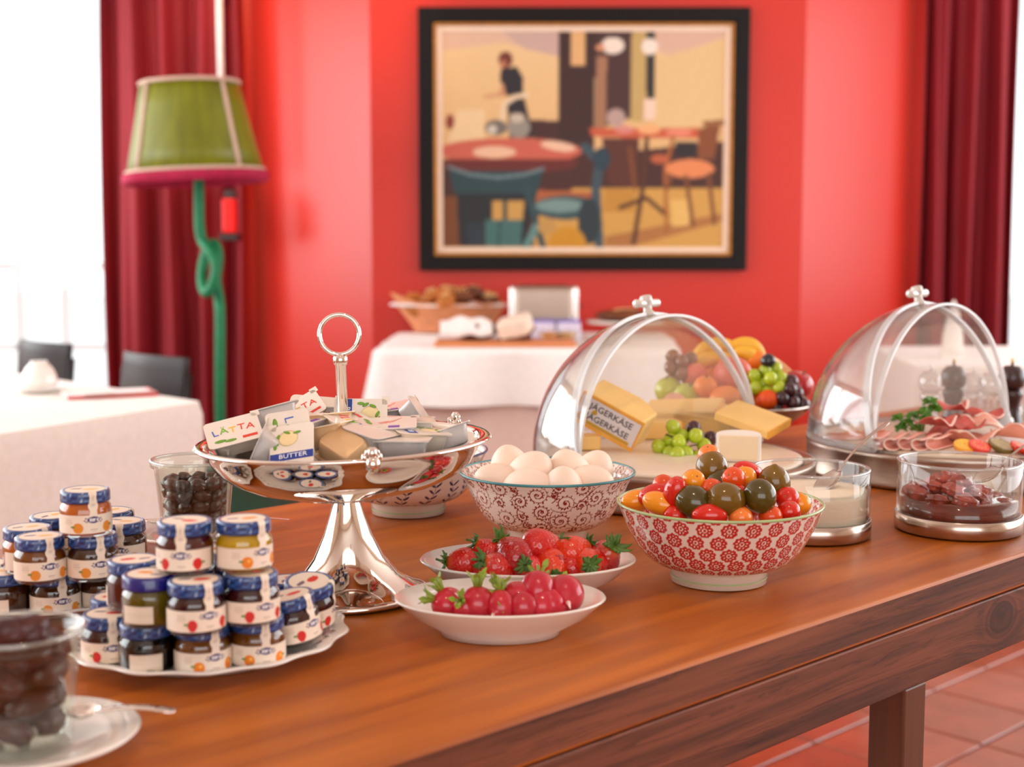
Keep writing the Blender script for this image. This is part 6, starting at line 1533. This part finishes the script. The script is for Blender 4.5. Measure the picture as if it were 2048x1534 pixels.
# ---------------------------------------------------------------- fruit bowl
pf = PZ(1468, 884, TZ)
fb = thing('fruit_bowl', 'shallow steel fruit bowl behind the cheese dome, heaped with fruit', 'bowl', pf)
FR_ = .113
MB().lathe([(0, .003), (.040, .0), (.043, .002), (.040, .009), (.030, .014), (.05, .018), (.080, .030), (.100, .045), (FR_, .058), (FR_ + .001, .0595), (FR_ - .002, .060), (.098, .048), (.078, .034), (.05, .022), (0, .018)], 80).build('bowl_body', mat('dull_bowl_steel', (170, 150, 134), .28, 1, var=.1), fb)
MB().tube([(FR_ * math.cos(a), FR_ * math.sin(a), .0592) for a in np.linspace(0, 2 * math.pi, 97)[:-1].tolist()], .0022, 8, closed=True).build('rim', STEEL, fb)
def fpos(px, py, dy): return PY(px, py, pf.y + dy)
def fruit(name, label, cat, px, py, dy, rx, rz, m, d=(0, 0, 1), stem=True, fn=None, grp='fruit in the steel bowl'):
    o = MB().ball((0, 0, 0), rx, rx, rz, 32, 22, fn=fn or (lambda p: Vector((p.x, p.y, p.z - .14 * math.exp(-((math.hypot(p.x, p.y)) / .3) ** 2) * (1 if p.z > 0 else -1))))).build(name, m)
    if stem: MB().tube([(0, 0, rz * .84), (.0008, 0, rz * 1.0), (.002, 0, rz * 1.12)], .0012, 6).build('stem', STM, o)
    o.location = fpos(px, py, dy); o.rotation_euler = axis_rot(d); tag(o, label, cat); return o
FA = mat('apple_green', (186, 196, 60), .25, var=.12, scale=30, coat=.4); FPK = mat('peach_pink', (232, 110, 90), .4, var=.2, scale=30); FO = mat('orange_peel', (244, 132, 36), .35, var=.06, scale=60, bump=.3, bscale=300)
FRD = mat('apple_red', (190, 24, 26), .2, var=.2, scale=30, coat=.5); FOD = mat('apricot_deep', (240, 84, 14), .4, var=.08)
fruit('green_apple', 'yellow-green apple at the left end of the fruit bowl', 'apple', 1337, 780, -.01, .0205, .020, FA, (-.2, -.2, 1))
fruit('green_apple', 'yellow-green apple in front, right of the leftmost apple', 'apple', 1374, 792, -.045, .0195, .019, FA, (.2, -.4, 1))
fruit('red_apple', 'red apple at the right end of the fruit bowl', 'apple', 1595, 770, .015, .0235, .022, FRD, (.4, -.3, 1))
fruit('peach', 'pink peach at the left middle of the fruit heap', 'peach', 1388, 752, -.005, .020, .020, FPK, (0, .2, 1), False)
fruit('peach', 'large pink peach in the centre of the fruit heap', 'peach', 1466, 748, -.025, .0275, .026, FPK, (.1, -.2, 1), False)
fruit('mandarin', 'small round mandarin left of the large peach', 'mandarin', 1411, 774, -.055, .0175, .0165, FO, (0, -.3, 1))
fruit('orange', 'oblong orange at the front centre of the fruit bowl', 'orange', 1450, 797, -.068, .0185, .0245, FO, (1, -.1, .1), False)
fruit('mandarin', 'small mandarin low at the front, half hidden by the cheese', 'mandarin', 1404, 814, -.078, .0145, .014, FO, (0, -.3, 1), False)
fruit('apricot', 'deep orange apricot right of the oblong orange', 'apricot', 1535, 800, -.065, .0150, .0155, FOD, (.2, -.5, .4), False)
fruit('apricot', 'orange apricot behind the green grapes', 'apricot', 1512, 722, .02, .016, .017, FO, (0, 0, 1), False)
# hidden support fruit
for k, (dx, dy, z, lab) in enumerate([(-.045, .02, .045, 'orange buried at the left of the bowl'), (0, .03, .05, 'orange buried in the middle of the bowl'), (.045, .02, .045, 'orange buried at the right of the bowl'), (0, -.03, .045, 'orange buried at the front of the bowl'), (-.02, .02, .088, 'orange under the bananas'), (.03, .03, .088, 'orange under the apricot at the back')]):
    o = MB().ball((0, 0, 0), .026, .026, .025, 20, 14).build('orange', FO); o.location = pf + Vector((dx, dy, z)); tag(o, lab, 'orange')
# pale cut fruit
t = thing('fig_half', 'pale pink cut fruit at the front left of the fruit bowl', 'fruit', fpos(1350, 805, -.07), (R(50), 0, 0))
MB().lathe([(0, -.014), (.010, -.012), (.0165, -.004), (.017, 0), (.0165, .001)], 28).build('skin', mat('pale_pink_skin', (244, 206, 196), .4, var=.1), t)
MB().lathe([(0, .0006), (.006, .0012), (.0165, .001)], 28).build('cut_face', mat('blush_flesh', (240, 180, 164), .4, var=.2, scale=90), t)
MB().ball((0, 0, .001), .0055, .0055, .0016, 14, 8).build('core', mat('core_red', (206, 90, 70), .5), t)
# bananas
BAN = mat('banana_peel', (244, 186, 56), .45, var=.08, scale=20); BT = mat('banana_tip', (90, 64, 28), .7)
for i, (a_, m_, b_, lab) in enumerate([((1392, 712), (1430, 690), (1478, 700), 'upper banana of the left pair'), ((1390, 732), (1426, 716), (1474, 722), 'lower banana of the left pair'), ((1462, 694), (1500, 690), (1524, 716), 'banana at the back right with a dark tip'), ((1470, 706), (1498, 708), (1518, 734), 'banana below the dark-tipped one')]):
    A_, M_, B_ = (fpos(*v, .03 - .012 * (i % 2)) for v in (a_, m_, b_)); path = [(1 - s) ** 2 * A_ + 2 * s * (1 - s) * (M_ * 2 - (A_ + B_) / 2) + s * s * B_ for s in [k / 16 for k in range(17)]]
    org_ = path[8].copy(); path = [p - org_ for p in path]; rr = [.0048 + .0066 * math.sin(math.pi * min(1, max(0, .06 + .88 * k / 16))) ** .6 for k in range(17)]
    t = thing('banana', lab, 'banana', org_); MB().tube(path, rr, 7).build('peel', BAN, t)
    MB().tube([path[-1], path[-1] + (path[-1] - path[-2]).normalized() * .007], [.0045, .003], 7).build('tip', BT, t)
# melon slice
t = thing('melon_slice', 'pale orange melon slice behind the green grapes at right', 'melon', fpos(1562, 738, .03), (R(20), R(35), R(10)))
MB().lathe([(.012, -.006), (.026, -.004), (.027, 0), (.026, .004), (.012, .006), (.012, -.006)], 24, a0=0, a1=math.pi).build('flesh', mat('melon_flesh', (250, 196, 140), .4, var=.08), t)
MB().lathe([(.0262, -.0045), (.0278, 0), (.0262, .0045)], 24, a0=0, a1=math.pi).build('rind', mat('melon_rind', (226, 206, 150), .5), t)
# watermelon wedge
t = thing('watermelon_piece', 'pink watermelon piece under the dark grapes at the right rim', 'melon', fpos(1572, 812, -.055), (0, R(-12), R(10)))
MB().prism([(-.026, -.006), (.024, -.008), (.028, .008), (-.02, .010)], -.004, .007).build('flesh', mat('watermelon_flesh', (236, 70, 70), .35, var=.12, scale=60), t, smooth=False, bevel=.002)
MB().prism([(.0245, -.008), (.029, -.008), (.032, .008), (.0282, .008)], -.004, .007).build('rind', mat('melon_rind_pale', (246, 214, 200), .5), t, smooth=False, bevel=.001)
fbz = pf + Vector((0, 0, 0))
bunch('green grapes hanging at the right of the fruit heap', [(1530, 745, 0, 0), (1550, 740, -.006, 0), (1540, 762, .01, 0), (1552, 772, .014, 0), (1527, 766, .006, 0), (1530, 782, .012, 0), (1512, 752, .002, 0), (1518, 775, .008, 0), (1560, 754, .0, 0)], .0098, Vector((fpos(1540, 765, -.045).x, pf.y - .045, TZ + .07)), [GG], 6)
bunch('dark purple grapes at the right rim of the fruit bowl', [(1580, 768, 0, 0), (1578, 786, .01, 0), (1562, 797, .014, 0), (1592, 790, .006, 0), (1602, 803, .006, 0), (1548, 790, .008, 0), (1556, 810, .016, 0), (1585, 802, .014, 0), (1568, 778, .0, 0)], .0100, Vector((fpos(1578, 790, -.05).x, pf.y - .05, TZ + .05)), [GP_], 7)
bunch('brownish grapes at the upper left of the fruit heap', [(1348, 716, 0, 0), (1362, 726, .006, 0), (1345, 736, .006, 0), (1360, 746, .01, 0), (1376, 738, 0, 0), (1378, 722, 0, 0), (1350, 753, .006, 0)], .0100, Vector((fpos(1360, 740, .0).x, pf.y, TZ + .06)), [GB], 8)
fruit('dark_grape', 'single blackish grape perched on top of the green grapes', 'grapes', 1536, 722, -.045, .0105, .0115, mat('black_grape_skin', (28, 24, 34), .2, var=.2, coat=.5), (.6, 0, .5), False)

# ---------------------------------------------------------------- pepper and salt mills
DKM = mat('dark_mill_wood', (56, 34, 38), .3, var=.15, coat=.3); BRS = mat('mill_nut', (190, 160, 110), .3, 1)
MG = glass('mill_acrylic', (.96, .96, .96), 1.6, .10, .14)
def mill(label, px, glassy, base_y=852, s=1.0):
    q = PZ(px, base_y, TZ); t = thing('pepper_mill', label, 'mill', (q.x, q.y, TZ)); m = MG if glassy else DKM
    pr = [(0, 0), (.0155, 0), (.0165, .003), (.0155, .008), (.0125, .020), (.0110, .030), (.0125, .038), (.0150, .046), (.0150, .050), (.0115, .054)]
    hd = [(.0115, .0546), (.0160, .058), (.0175, .068), (.0155, .079), (.0095, .085), (0, .086)]
    MB().lathe([(r * s, z * s) for r, z in pr] + [(0, .054 * s)], 32).build('body', m, t)
    MB().lathe([(0, .0546 * s)] + [(r * s, z * s) for r, z in hd], 32).build('head', m, t)
    MB().lathe([(0, .086 * s), (.0022, .086 * s), (.003, .090 * s), (.0028, .094 * s), (0, .0955 * s)], 14).build('top_nut', BRS if not glassy else MG, t)
    if glassy: MB().lathe([(0, .004), (.010, .004), (.0085, .028 * s), (0, .030 * s)], 20).build('filling', mat('coarse_salt' if px != 1940 else 'peppercorns', (238, 230, 226) if px != 1940 else (180, 160, 150), .6, var=.3, scale=400, bump=.5), t)
    return t
mill('clear acrylic mill, leftmost of the row behind the right dome', 1858, True, 856, 1.06)
mill('dark wooden mill second from the left in the row', 1904, False, 852, 1.14)
mill('clear acrylic mill right of the second dark one, in the row', 1944, True, 852, 1.0)
mill('clear acrylic mill just inside the dome rim, fourth of the row', 1978, True, 858, 1.04)
mill('dark wooden mill right of the dome rim near the right edge', 2020, False, 858, 1.18)
mill('clear acrylic mill at the right edge behind the last dark one', 2052, True, 846, 1.05)
q = PZ(2050, 872, TZ); t = thing('oil_bottle', 'small bottle of yellow oil cut off by the right edge', 'bottle', (q.x + .012, q.y, TZ))
MB().lathe([(0, .001), (.014, .0), (.0155, .002), (.0155, .05), (.010, .060), (.006, .066), (.006, .082), (0, .082)], 28).build('glass_wall', CG, t)
MB().lathe([(0, .003), (.0145, .003), (.0145, .045), (0, .0455)], 28).build('oil', mat('yellow_oil', (226, 190, 60), .1, var=.05, coat=.5), t)
MB().lathe([(0, .0822), (.0072, .0822), (.0072, .092), (0, .093)], 20).build('cap', DKM, t)
